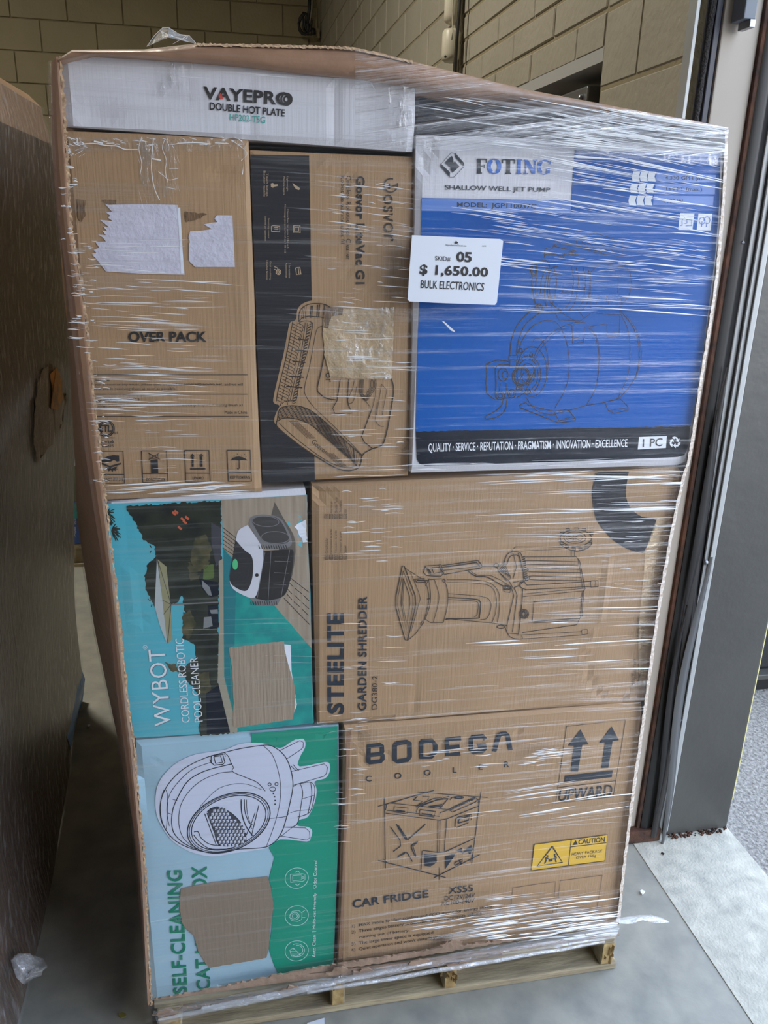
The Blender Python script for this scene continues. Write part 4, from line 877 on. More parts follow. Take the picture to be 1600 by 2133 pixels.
K_([(1028, 830), (1058, 826), (1062, 850), (1030, 854), (1028, 830)], 1.2)
K_(ell(1000, 352, 82, 42), 1.5); K_(ell(995, 350, 58, 30), 1.2); K_(ell(992, 350, 44, 20), .9); S_([(918, 360), (920, 385), (960, 410), (1010, 420), (1060, 405), (1082, 380), (1082, 355)], 1.4)
for x, y in ((925, 385), (950, 402), (985, 415), (1020, 416), (1052, 405), (1072, 388), (1078, 335), (1040, 315), (1000, 311), (955, 315), (925, 335)): K_([(x-8, y-12), (x+12, y-12), (x+12, y), (x-6, y)], 1.6)
for k in range(7): K_([(992, 350), (992+40*math.cos(k*.9), 350+18*math.sin(k*.9))], 1)
K_([(975, 420), (975, 447)], 1); K_([(992, 420), (992, 447)], 1)
strokes('shredder_drawing', F6, LN, ink_soft, c6, 1.1, 0.0014)
patch('black_arc', F6, a(smooth([(1110, 8), (1088, 90), (1088, 160), (1110, 260), (1180, 350), (1265, 408), (1350, 430)], 3) + smooth([(1385, 370), (1420, 262), (1345, 242), (1285, 195), (1260, 120), (1275, 5)], 3)), ink_black, c6, 0.0008, 0.02)
for s, x, y0, y1 in (('STEELITE', 1300, 1120, 1060), ('SteeliteTools', 1312, 1090, 990), ('Steelite', 1330, 1115, 1060), ('SteeliteTools', 1338, 1085, 980), ('LIMITED QUALITY BUREAU', 1335, 905, 770), ('A STRONG OPTION', 1358, 900, 800)):
    vt(s, F6, a, (x-8, y0), (x-8, y1), (x+6, y1), (x+6, y0), ink_soft, c6)
patch('clear_tape', F6, a([(1270, 1130), (1370, 1080), (1372, 1180), (1240, 1195)]), tape, c6, 0.004)
gold = film_material('wrinkled_tape', base=0.3, streak=0.6, haze=0.5, rough=0.15, tint=(1.0, 0.86, 0.62), dcol=(.82, .62, .38), scale=(30, 30, 60), bump=1.0)
patch('wrinkled_tape', F6, a([(1420, 250), (1500, 230), (1480, 420), (1440, 700), (1410, 900), (1370, 1080), (1330, 1100), (1340, 700), (1360, 420)]), gold, c6, 0.004, 0.02)

# --- litter box carton
F7 = Face(0.010, seed=7, wob=0.003, creases=[crease((285, 1566), (700, 1536), .003, .002), crease((300, 1590), (330, 1597), .002, .003)], dents=[dent(300, 1650, .02, .05, .003)])
c7 = carton('litter_box_carton', 'pale blue and green carton lettered SELF-CLEANING with a white drawing, bottom left', F7,
            [(282, 1545), (400, 1535), (560, 1523), (706, 1512), (707, 1700), (702, 1850), (696, 2012), (560, 2040), (430, 2065), (316, 2089), (308, 2000), (298, 1800), (290, 1700)], 0.45, pale_blue)
a5 = A(260, 1500, .3); a6 = A(260, 1740, .3)
GP = a5([(880, 88), (1180, 62), (1478, 40)]) + [(705, 1700), (700, 1850), (695, 1995), (690, 2013)] + a6([(1250, 945), (1075, 980), (1030, 880), (1000, 785), (1020, 640), (1032, 480), (1020, 370), (1000, 295), (1020, 220), (1038, 150), (1000, 80)]) + a5([(990, 700), (930, 400), (880, 200)])
patch('green_print', F7, GP, green, c7, 0.0006)
halo = smooth([(1215, 118), (1250, 140), (1250, 190), (1212, 262), (1215, 320), (1390, 290), (1424, 312), (1420, 365), (1388, 405), (1318, 425), (1332, 480), (1320, 565), (1272, 668), (1212, 690), (1200, 730), (1270, 738), (1300, 765), (1290, 812), (1262, 838), (1080, 824), (995, 880), (900, 900), (750, 920), (600, 940), (450, 905), (330, 830), (250, 720), (215, 620), (220, 480), (270, 380), (370, 290), (500, 235), (690, 205), (800, 162), (950, 155), (1075, 190), (1150, 150)], 3, True)[:-1]
patch('drawing_halo', F7, a5(halo), pale_ink, c7, 0.0011)
LN = []; a = a5
S_([(690, 222), (800, 195), (945, 172), (1010, 172), (1070, 205), (1120, 260), (1155, 350), (1168, 450), (1150, 560), (1110, 720), (1075, 800), (1030, 850), (960, 880), (800, 890), (700, 905)], 1.5)
S_([(960, 172), (1020, 230), (1060, 330), (1082, 450), (1075, 580), (1040, 720), (985, 870)], .9)
S_([(690, 222), (560, 260), (420, 330), (320, 420), (262, 520), (245, 620), (265, 720), (340, 820), (450, 880), (590, 912), (700, 905)], 1.5)
S_([(600, 290), (470, 340), (370, 430), (310, 520), (292, 620), (310, 730)], 1); S_([(745, 300), (560, 350), (440, 420), (365, 540), (330, 640), (335, 760), (400, 840), (500, 890)], 1.6)
S_([(750, 355), (640, 370), (500, 440), (400, 560), (375, 690), (400, 800), (470, 870)], 1.0)
S_([(275, 480), (262, 510), (248, 600), (258, 690), (285, 750), (292, 720), (296, 640), (298, 540), (290, 490), (275, 480)], 1.0); K_([(300, 640), (330, 650)], 1); K_([(330, 545), (365, 555)], 1); K_([(340, 805), (310, 800)], 1)
S_([(690, 222), (720, 250), (740, 300), (755, 325), (750, 355), (840, 395), (920, 430), (975, 490)], 1.3, 4)
K_([(600, 245), (680, 235), (695, 290), (680, 305), (620, 310), (600, 290), (600, 245)], 1.8); K_([(618, 252), (665, 245), (678, 290), (630, 298), (618, 252)], 1.8); K_([(680, 235), (692, 232), (700, 250)], 1); K_([(590, 270), (605, 300)], 2)
S_([(520, 600), (640, 480), (760, 440), (860, 445), (950, 480)], .8)
for r, w in ((1.0, 2.0), (.955, 1.2), (.90, 1.6)):
    K_(ell(722, 708, 300*r, 190*r, rot=-22, n=48), w)
S_([(480, 770), (510, 770), (530, 810), (590, 855), (690, 868), (742, 870), (745, 885), (690, 890), (590, 885), (520, 840), (478, 790)], 1.4)
K_([(555, 645), (635, 860)], 1.4); K_([(572, 640), (655, 865)], 1.6)
S_([(572, 632), (640, 598), (720, 630), (790, 690), (835, 770), (842, 840)], 1.6)
S_([(808, 548), (812, 640), (840, 730), (888, 800)], 2.0); S_([(830, 548), (834, 630), (858, 700), (870, 715)], 1.4); S_([(845, 550), (850, 640), (880, 740)], 1.0); K_([(930, 590), (880, 800)], 1.3); K_([(905, 640), (870, 740), (885, 750)], 1.2); S_([(840, 800), (870, 740), (885, 720)], 1.6)
for e, w in (((1005, 443, 11, 10), 1.3), ((1053, 441, 11, 10), 1.3), ((1027, 476, 20, 15), 1.3)): K_(ell(*e), w)
for x, y in ((1032, 507), (1040, 530), (1044, 556), (1043, 581)): K_([(x-5, y), (x+5, y)], 2.6)
K_([(1075, 208), (1215, 138)], 1); K_([(1215, 138), (1240, 150), (1238, 185), (1225, 200), (1125, 265)], 1); K_([(1150, 355), (1385, 302), (1408, 325), (1400, 370), (1385, 388), (1168, 450)], 1); K_([(1080, 800), (1265, 828), (1285, 810), (1282, 770), (1255, 745), (1105, 740)], 1)
K_([(1080, 806), (1180, 728)], .8)
S_([(1168, 305), (1200, 340), (1210, 345)], 1.2); S_([(1155, 315), (1185, 345)], 1.2); S_([(1215, 440), (1290, 430), (1320, 470), (1310, 560), (1280, 640), (1200, 670)], 1.1); S_([(1168, 460), (1215, 440), (1235, 500), (1225, 580), (1195, 720), (1115, 740)], 1.2); S_([(1290, 430), (1298, 520), (1270, 650)], 1.2); K_([(1232, 545), (1315, 520)], .8); K_([(1150, 640), (1205, 625), (1285, 620)], .8); K_([(1005, 680), (1060, 675)], 1.0); S_([(1060, 675), (1120, 665), (1140, 640)], 1)
strokes('litter_box_drawing', F7, LN, ink_blue, c7, 1.2, 0.0018)
# honeycomb mat inside the drum opening of the drawing
mat_in = []; 
import itertools
def inq(x, y): return ((x-700)/150)**2 + ((y-760)/170)**2 < 1 and x > 585 + (y-640)*.36 and (y > 600+(x-600)*.55 or x < 720) and x < 842 and y < 880 - max(0, (x-760))*.4
for i in range(13):
    for j in range(13):
        x = 560+j*26+(i % 2)*13; y = 600+i*24
        if inq(x, y): mat_in += [a5([(x-11, y-3), (x+4, y-3)]), a5([(x+3, y-9), (x+3, y+9)]), a5([(x-11, y+8), (x-3, y+8)])]
patch('mat_print', F7, a5(smooth([(578, 628), (640, 600), (720, 632), (790, 692), (832, 770), (838, 835), (800, 862), (655, 865), (612, 740)], 3, True)[:-1]), M('mat_dark_print', (60, 62, 74)), c7, 0.0015)
strokes('mat_pattern', F7, mat_in, pale_ink, c7, 2.2, 0.0022)
a = a6
vt('SELF-CLEANING', F7, a, (338, 1106), (292, 232), (400, 232), (436, 1096), green_ink, c7, 0.024, 1.04)
vt('CAT LITTER BOX', F7, a, (500, 1078), (464, 205), (572, 205), (596, 1070), green_ink, c7, 0.024, 1.04)
patch('torn_patch', F7, jag(a([(390, 358), (600, 318), (800, 296), (990, 278), (1015, 350), (1032, 480), (1010, 650), (1000, 780), (985, 845), (780, 885), (590, 917), (560, 885), (510, 800), (480, 690), (420, 640), (395, 590), (380, 500)]), .5, 6, 5), M('grey_brown_patch', (140, 124, 108), var=.06, vscale=3, bump=.1, bscale=1, bstretch=(200, 200, 10), rough=.8), c7, 0.0030)
vt('Auto Clean', F7, a, (1300, 840), (1302, 686), (1325, 686), (1323, 838), white_ink, c7)
vt('Multi-cat Friendly', F7, a, (1303, 643), (1308, 390), (1333, 390), (1328, 641), white_ink, c7)
vt('Odor Control', F7, a, (1305, 360), (1312, 168), (1335, 168), (1329, 358), white_ink, c7)
IC = [a([(1300, 662), (1328, 660)])]
for cy in (288, 550, 795): IC.append(a(ell(1193, cy, 81, 70, rot=-12)))
IC += [a(l) for l in ([(1150, 262), (1232, 258), (1250, 262), (1250, 300), (1235, 310), (1150, 318), (1148, 262)], [(1165, 270), (1225, 266), (1225, 300), (1165, 308), (1165, 270)], ell(1236, 285, 6, 6), smooth([(1180, 250), (1200, 240), (1215, 252)]), smooth([(1180, 328), (1200, 336), (1215, 325)]),
    [(1160, 520), (1205, 512), (1230, 530), (1228, 575), (1200, 590), (1160, 585), (1140, 555), (1160, 520)], ell(1180, 552, 30, 26), ell(1180, 552, 18, 16), [(1230, 525), (1252, 510)], [(1230, 562), (1252, 562)], ell(1195, 790, 52, 44, -120, 120), ell(1195, 790, 40, 34, -100, 90),
    [(1145, 790), (1170, 775), (1215, 820), (1190, 835), (1155, 830), (1145, 790)], [(1150, 800), (1200, 800)], [(1150, 812), (1205, 812)], [(1155, 824), (1205, 824)], [(1165, 782), (1180, 782)])]
pgi = M('pale_green_ink', (170, 216, 208)); R7 = IC[4:]
for i_, sub in enumerate((R7[:5], R7[5:10], R7[10:])): strokes('feature_icon', F7, [IC[1+i_]]+sub, pgi, c7, 1.1, 0.0018)
strokes('divider', F7, IC[:1], pgi, c7, 1.1, 0.0018)

# --- car fridge carton
F8 = Face(0.002, seed=8, wob=0.004, dents=[dent(1310, 1900, .03, .03, .012), dent(740, 1540, .02, .02, .008)] +
          [dent(758+d*54, 1583-d*9.5, .004, .009, .004) for d in range(7)], creases=[crease((732, 1560), (716, 1990), .004, .005), crease((812, 1880), (815, 1925), .003, .004)])
c8 = carton('car_fridge_carton', 'brown carton lettered CAR FRIDGE with upward arrows and yellow caution label, bottom right', F8,
            [(717, 1513), (860, 1502), (1040, 1488), (1200, 1475), (1338, 1464), (1340, 1500), (1334, 1580), (1318, 1690), (1306, 1780), (1297, 1860), (1289, 1926), (1100, 1952), (900, 1982), (703, 2010), (708, 1850), (713, 1700)], 0.45, kraft)
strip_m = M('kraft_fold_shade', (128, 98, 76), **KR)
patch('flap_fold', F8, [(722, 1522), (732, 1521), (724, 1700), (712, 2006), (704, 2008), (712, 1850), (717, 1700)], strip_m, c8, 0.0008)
a = A(690, 1460, .25625)
for ch, x0, y0, x1, y1 in (('B', 287, 347, 432, 505), ('O', 502, 328, 650, 488), ('D', 715, 310, 862, 470), ('E', 927, 288, 1060, 448), ('G', 1120, 268, 1262, 425)):
    s = 8
    if ch == 'O':
        strokes('lettering', F8, [(a([(x0+25, y0+14), (x1-35, y0+2), (x1-14, y0+10), (x1-12, y1-40), (x1-30, y1-14), (x0+35, y1-2), (x0+14, y1-12), (x0+14, y0+32), (x0+30, y0+12)]), 8)], ink_blue, c8)
    elif ch == 'B':
        strokes('lettering', F8, [(a([(x0+18, y0+5), (x0+14, y1-14), (x0+20, y1-12), (x1-30, y1-22), (x1-14, y1-40), (x1-14, y0+90), (x1-28, y0+78), (x0+14, y0+88)]), 7.5), (a([(x1-28, y0+78), (x1-18, y0+60), (x1-20, y0+14), (x1-34, y0+6), (x0+16, y0+18)]), 7.5)], ink_blue, c8)
    elif ch == 'D':
        strokes('lettering', F8, [(a([(x0+16, y0+16), (x0+16, y1-12), (x1-50, y1-20), (x1-16, y1-60), (x1-14, y0+50), (x1-44, y0+10), (x0+14, y0+18)]), 8)], ink_blue, c8)
    elif ch == 'E':
        strokes('lettering', F8, [(a([(x1-6, y0+12), (x0+16, y0+22), (x0+14, y1-14), (x1-12, y1-26)]), 8), (a([(x0+20, y0+88), (x1-18, y0+78)]), 7)], ink_blue, c8)
    else:
        strokes('lettering', F8, [(a([(x1-12, y0+40), (x1-30, y0+14), (x0+30, y0+20), (x0+14, y0+40), (x0+14, y1-30), (x0+30, y1-12), (x1-36, y1-20), (x1-14, y1-44), (x1-14, y0+84), (x0+70, y0+92)]), 8)], ink_blue, c8)
strokes('lettering', F8, [(a([(1322, 408), (1362, 275), (1385, 262), (1415, 260), (1430, 272), (1455, 395)]), 8)], ink_blue, c8)
for ch, x0, y0, x1, y1 in (('C', 278, 602, 328, 648), ('O', 512, 580, 570, 628), ('O', 752, 556, 808, 603), ('L', 988, 535, 1018, 580), ('E', 1198, 512, 1230, 556), ('R', 1405, 488, 1445, 535)):
    text(ch, F8, a([(x0, y0), (x1, y0-2), (x1, y1-2), (x0, y1)]), ink_blue, c8, 0.01)
LN = []
for l, w in (([(430, 780), (442, 1360)], 1.1), ([(1215, 735), (1140, 1325)], 1.1), ([(380, 852), (835, 722)], 1.2), ([(700, 735), (1270, 782)], 1.1), ([(383, 1297), (720, 1380), (930, 1432)], 1.5), ([(835, 1435), (1205, 1245)], 1.4), ([(878, 1350), (878, 1455)], .9),
             ([(440, 908), (880, 966)], 1.1), ([(440, 885), (450, 835), (475, 825)], 1.3), ([(475, 825), (720, 850), (950, 880), (1170, 780), (1195, 800), (1200, 850)], 1.1), ([(450, 885), (690, 910), (880, 935), (885, 905), (960, 880)], 1.1), ([(880, 966), (940, 955), (1200, 850)], 1.2), ([(1200, 850), (1170, 1100)], .9),
             ([(512, 855), (625, 868), (615, 915), (508, 898), (512, 855)], 1.2), ([(530, 885), (600, 895)], 1.8), ([(720, 880), (848, 895), (835, 940), (715, 925), (720, 880)], 1.6), ([(735, 912), (820, 922)], 2), ([(690, 905), (700, 870), (730, 840), (960, 770)], 1), ([(480, 830), (670, 765), (760, 740)], .9), ([(670, 800), (700, 770)], 1.5), ([(665, 800), (740, 810), (690, 860)], 1.4), ([(740, 770), (800, 775), (780, 800)], 1), ([(700, 845), (830, 790), (900, 780)], 1.2), ([(730, 850), (860, 800), (950, 790)], 1.6),
             ([(790, 855), (900, 838), (890, 850), (800, 862)], 1.6), ([(880, 875), (950, 790)], 1.3), ([(965, 800), (985, 775)], 1.2), ([(960, 880), (985, 900), (1170, 820), (1190, 800)], 1.2), 
             ([(868, 968), (864, 1222)], 1), ([(885, 968), (880, 1222)], .7), ([(938, 960), (918, 1220)], 1), ([(1005, 1020), (1010, 960), (1030, 940), (1140, 918), (1135, 965)], 1.4), ([(1018, 1025), (1115, 985)], 1.2), ([(1030, 990), (1040, 955), (1125, 930), (1115, 965), (1030, 990)], 1.8),
             ([(480, 1020), (560, 1130), (565, 1180), (505, 1225)], 1.4), ([(530, 1000), (605, 1125), (625, 1125), (765, 1000)], 1.6), ([(545, 1010), (615, 1120)], 2.2), ([(705, 1140), (652, 1175), (655, 1200), (688, 1270)], 1.6), ([(700, 1150), (665, 1180), (690, 1260)], 1.1), ([(540, 1272), (600, 1230), (620, 1235), (660, 1305)], 1.6), ([(545, 1262), (600, 1240)], 2),
             ([(730, 1385), (738, 1225), (748, 1213), (868, 1228), (920, 1225), (1165, 1112)], 1.2), ([(860, 1232), (865, 1222)], 2), ([(950, 1215), (960, 1205)], 2), ([(1003, 1310), (1068, 1278), (1065, 1300), (1002, 1335), (1003, 1310)], 1.3), ([(1040, 1295), (1055, 1318)], 2.5), ([(420, 1282), (470, 1325)], .9), ([(1150, 1235), (1130, 1300)], .9)):
    LN.append((a(l), w*1.1))
K_(ell(1035, 780, 40, 10), 1.3); K_(ell(1035, 782, 30, 6), 1.6)
hr = random.Random(11)
for k in range(14): y = 1245+7*k; K_([(755+k*.3, y), (860-max(0, k-8)*9-hr.uniform(0, 6), y+6)], 1.4)
for k in range(14): y = 1250+7.5*k; K_([(925, y+12), (1005-max(0, k-2)*6, y-14+k*.6)], 1.3)
for k in range(6): K_([(1020+8*k, 1215+3*k), (1065-2*k, 1190+5*k)], 1.2)
for k in range(12): K_([(1062+4*k, 1235-2*k), (1150-3*abs(k-4), 1168+7*k)], 1.2)
for k in range(16): K_([(962+13*k, 890-6*k), (975+13*k, 862-6*k)], 1.3)
strokes('fridge_drawing', F8, LN, ink_blue, c8, 1.2, 0.0014)
vt('CAR FRIDGE', F8, a, (172, 1612), (790, 1530), (792, 1594), (174, 1680), ink_blue, c8, 0.022, 1.03)
vt('XS55', F8, a, (955, 1508), (1150, 1486), (1150, 1543), (950, 1565), ink_blue, c8, 0.012)
vt('DC12V/24V', F8, a, (922, 1582), (1168, 1556), (1165, 1590), (920, 1618), ink_blue, c8)
vt('AC100-240V', F8, a, (892, 1628), (1166, 1594), (1162, 1630), (890, 1660), ink_blue, c8)
a = A(690, 1760, .23125)
for s, q in (('1)  MAX mode for fast cooling and ECO mode for energy saving.', [(188, 712), (1462, 530), (1462, 566), (188, 745)]), ('2)  Three stages battery protection system prevents vehicle', [(182, 766), (1355, 592), (1355, 630), (182, 802)]),
             ('running out of battery.', [(255, 812), (705, 752), (702, 786), (255, 842)]), ('3)  The large inner space is equipped', [(182, 872), (918, 766), (918, 804), (182, 908)]), ('4)  Quiet operation and won\'t disturb you while resting.', [(180, 924), (1255, 762), (1255, 798), (180, 960)])):
    text(s, F8, a(q), ink_soft, c8, 0.004)
a = A(1000, 1460, .2625)
strokes('arrow_frame', F8, [a([(683, 195), (1153, 150), (1055, 758), (600, 813), (683, 195)]), a([(620, 685), (1075, 628)])], ink, c8, 1.0)
patches('upward_arrows', F8, [a(p) for p in ([(795, 222), (857, 340), (808, 345), (775, 560), (717, 560), (742, 350), (695, 350)], [(1043, 200), (1100, 308), (1050, 315), (1015, 525), (960, 528), (990, 325), (943, 328)], [(672, 590), (1050, 545), (1043, 600), (667, 645)])], ink_blue, c8)
vt('UPWARD', F8, a, (634, 702), (1052, 656), (1042, 752), (618, 797), ink_blue, c8, 0.004)
patch('caution_sticker', F8, a([(432, 1140), (1014, 1062), (990, 1268), (410, 1350)]), yellow, c8, 0.0012)
strokes('sticker_border', F8, [a([(432, 1140), (1014, 1062), (990, 1268), (410, 1350), (432, 1140)]), a([(727, 1100), (703, 1305)]), a([(722, 1162), (1003, 1125)]), (a([(575, 1158), (656, 1285), (455, 1315), (575, 1158)]), 3.0)], ink, c8, 1.3, 0.002)
vt('CAUTION', F8, a, (785, 1104), (992, 1078), (990, 1118), (782, 1142), ink, c8, 0.012)
patches('warning_triangle', F8, [a([(762, 1108), (778, 1142), (735, 1148)])], ink, c8, 0.002)
patches('lifting_figures', F8, [a(p) for p in (ell(538, 1234, 8, 8, n=8)[:-1], ell(594, 1224, 8, 8, n=8)[:-1], [(525, 1242), (540, 1246), (560, 1262), (556, 1266), (535, 1258), (532, 1272), (518, 1295), (508, 1294), (520, 1270), (515, 1258)], [(590, 1234), (606, 1232), (614, 1248), (606, 1260), (612, 1282), (600, 1284), (595, 1262), (575, 1262), (574, 1256), (592, 1250)], [(545, 1258), (578, 1252), (578, 1276), (546, 1280)])], ink, c8, 0.002)
vt('HEAVY PACKAGE', F8, a, (732, 1208), (970, 1178), (968, 1200), (730, 1232), ink, c8)
vt('OVER 15Kg', F8, a, (765, 1236), (922, 1216), (920, 1244), (762, 1262), ink, c8)
dl = []
for q in ([(260, 1485), (603, 1437), (572, 1725), (232, 1782), (260, 1485)], [(637, 1430), (968, 1380), (925, 1655), (603, 1722), (637, 1430)]):
    for p0, p1 in zip(q, q[1:]):
        n = 26
        for i in range(n): t0, t1 = i/n, (i+.55)/n; dl.append(a([(p0[0]+(p1[0]-p0[0])*t, p0[1]+(p1[1]-p0[1])*t) for t in (t0, t1)]))
strokes('dashed_outlines', F8, dl, ink, c8, 1.0)
patch('clear_tape', F8, [(1208, 1896), (1285, 1888), (1283, 1925), (1206, 1935)], tape, c8, 0.003)

# ================================================================== PRICE SIGN
FS = Face(-0.030, wob=0.001)
sg = thing('price_sign', 'white paper price sign reading SKID# 05 and $ 1,650.00, stuck on the film', 'sign', tuple(PY(945, 632, -0.03)))
patch('paper_sheet', FS, [(858, 490), (864, 490), (1042, 498), (1048, 502), (1041, 570), (1035, 630), (1031, 635), (940, 632), (853, 628), (849, 624), (853, 560)], paper, sg, 0.0, 0.03, 0.0015)
text('SKID#', FS, [(906, 533), (938, 535), (938, 545), (906, 543)], ink, sg, 0.0)
text('05', FS, [(951, 524), (983, 525), (982, 547), (950, 545)], ink, sg, 0.03)
text('$ 1,650.00', FS, [(875, 550), (1017, 557), (1016, 580), (873, 575)], ink, sg, 0.03, 1.05)
text('BULK ELECTRONICS', FS, [(877, 583), (1009, 589), (1007, 606), (876, 600)], ink, sg, 0.006)
text('liquidationDeals.ca', FS, [(928, 508), (971, 510), (971, 515), (928, 513)], ink, sg, 0.0)
text('same', FS, [(1004, 511), (1012, 511), (1012, 514), (1004, 514)], grey_ink, sg, 0.0)
patches('leaf_mark', FS, [[(950, 501), (952, 504), (954, 504), (953, 507), (950.6, 507.5), (950.6, 509), (949.6, 509), (949.4, 507.5), (947, 507), (946, 504), (948, 504)]], ink, sg, 0.0016)

# ================================================================== PALLET under the bin
pal = thing('wooden_pallet', 'weathered wooden pallet under the opened cardboard bin', 'pallet', (0.31, 0.55, 0.0))
pz = 0.118
def pp(px, py, Y=0.0): return PY(px, py, Y)
for (xa, xb) in ((322, 372), (690, 716), (924, 944), (1243, 1268)):
    x0 = pp(xa, 2050 if xa > 300 else 2100).x; x1 = x0 + max(0.030, pp(xb, 2050).x-x0)
    o = box('stringer', (x0, x1, 0.0, 1.12, 0.020, 0.086), wood, pal, 0.004)
    box('end_grain', (x0+.002, x1-.002, -0.0025, 0.0, 0.024, 0.083), wood_end, o, 0.001)
for k in range(4):
    y = 0.0 + k*0.30; box('bottom_board', (-0.19, 0.845, y, y+(0.19 if k == 0 else .14), 0.001, 0.019), wood, pal, 0.003)
for k in range(8):
    y = 0.0 + k*0.145; box('deck_board', (-0.20, 0.83, y, y+0.11, 0.087, 0.101), wood, pal, 0.003)
bm = bmesh.new()
sr = random.Random(21)
for px, py in ((700, 2055), (928, 2020), (936, 2045), (1262, 1995)):
    c = pp(px, py, -0.004)
    for k in range(7):
        x = c.x+sr.uniform(-.012, .014); z = c.z+sr.uniform(-.02, .02); w = sr.uniform(.002, .005); h = sr.uniform(.012, .03)
        v = [bm.verts.new((x, c.y, z)), bm.verts.new((x+w, c.y-.004, z+.002)), bm.verts.new((x+w*.6, c.y-sr.uniform(.004, .014), z+h)), bm.verts.new((x, c.y, z+h*.9))]
        bm.faces.new(v)
bobj('splinters', bm, wood_end, pal, kind='stuff')

# ================================================================== STRETCH FILM round the load
wrap = thing('stretch_film', 'clear shiny stretch film wrapped tightly round the bin of cartons', 'plastic film', (0.31, 0.5, 0.05))
bm = bmesh.new(); rows = []
NR, NC = 60, 40
def lerp_line(line, y):
    for (x0, y0), (x1, y1) in zip(line, line[1:]):
        if y0 <= y <= y1 or (y > y1 and (x1, y1) == line[-1]): t = (y-y0)/(y1-y0); return x0+(x1-x0)*t
    return line[0][0]
for i in range(NR+1):
    t = i/NR; row = []
    for j in range(NC+1):
        s = j/NC
        yl, yr = 268+(2130-268)*t, 300+(1962-300)*t
        xl, xr = lerp_line(INNER, min(yl, 2090))-8, lerp_line(REDGE, min(yr, 1924))+1
        px, py = xl+(xr-xl)*s, yl+(yr-yl)*s
        d = 0.003*noise.noise(Vector((px*.004, py*.05, 0))) + 0.002*noise.noise(Vector((px*.01, py*.2, 3)))
        row.append(bm.verts.new(PY(px, py, -0.019+d)))
    rows.append(row)
for r0_, r1_ in zip(rows, rows[1:]):
    for j in range(NC): bm.faces.new((r0_[j], r1_[j], r1_[j+1], r0_[j+1]))
bobj('front_sheet', bm, film, wrap, smooth=True)
# taut sheet drawn from the rim down to the right corner
UP = [(130, 118), (300, 106), (405, 92), (640, 97), (740, 102), (860, 129), (980, 159), (1100, 188), (1300, 226), (1440, 251), (1518, 266)]
LO = [(134, 262), (300, 272), (420, 280), (640, 300), (740, 306), (860, 310), (980, 315), (1100, 318), (1300, 322), (1440, 326), (1516, 330)]
cols = []
for k in range(9):
    t = k/8; cols.append([PY(x0+(x1-x0)*t, y0+(y1-y0)*t, -0.021+0.006*math.sin(t*9+x0*.01)) for (x0, y0), (x1, y1) in zip(smooth(UP, 6)[24:], smooth(LO, 6)[24:])])
strip('taut_top_sheet', cols, film_top, wrap)
cols = []
for k in range(4):
    t = k/3; cols.append([PY(x0+(x1-x0)*t, y0+(y1-y0)*t, -0.021) for (x0, y0), (x1, y1) in zip(smooth(UP, 4)[:18], smooth(LO, 4)[:18])])
strip('top_left_sheet', cols, film, wrap)
strip('side_sheet', [[p+Vector((-0.004, 0, 0)) for p in c] for c in (cM, cO, cB, cC)], film_side, wrap)
# folds: fine bunched ridges of film
def rimy(x):
    for (x0, y0), (x1, y1) in zip(UP, UP[1:]):
        if x0 <= x <= x1: return y0+(y1-y0)*(x-x0)/(x1-x0)
    return UP[-1][1]
def folds(name, clusters, mat, seed, y=-0.024):
    rnd = random.Random(seed); vs, fs = [], []
    for (x0, y0, x1, y1, n, l0, l1, w0, w1, sl0, sl1, *ex) in clusters:
        for _ in range(n):
            yy = rnd.uniform(y0, y1); t = (yy-y0)/max(1, y1-y0); sl = sl0+(sl1-sl0)*t + rnd.gauss(0, 0.02)
            L = rnd.uniform(l0, l1)*rnd.uniform(.4, 1); xx = rnd.uniform(x0, x1)-L/2; w = rnd.uniform(w0, w1)
            xx = max(x0-10, min(xx, x1-L*.7)); yc = yy+(xx-(x0+x1)/2)*sl if ex else yy
            for xq in (xx, xx+L):
                if xq > 380 and yc+sl*(xq-xx) < rimy(xq)+6: yc += rimy(xq)+6-(yc+sl*(xq-xx))
            edge = lerp_line(REDGE, max(266, min(yc+sl*L, 1924)))-3
            if xx > edge-12: continue
            N = 5; b = len(vs); wob = rnd.uniform(-1.5, 1.5)
            for i in range(N+1):
                u = i/N; ww = w*(math.sin(math.pi*min(1, u*1.02+.01))**.6)*rnd.uniform(.7, 1.2)+.12
                X = min(xx+L*u, edge-1); Yp = yc+sl*(X-xx)+wob*math.sin(u*4)
                vs += [PY(X, Yp-ww/2, y), PY(X, Yp, y-0.0004-ww*.00022), PY(X, Yp+ww/2, y)]
            for i in range(N):
                q = b+3*i; fs += [(q, q+3, q+4, q+1), (q+1, q+4, q+5, q+2)]
    me = bpy.data.meshes.new(name); me.from_pydata(vs, [], fs)
    return link(name, me, mat, wrap, 'stuff')
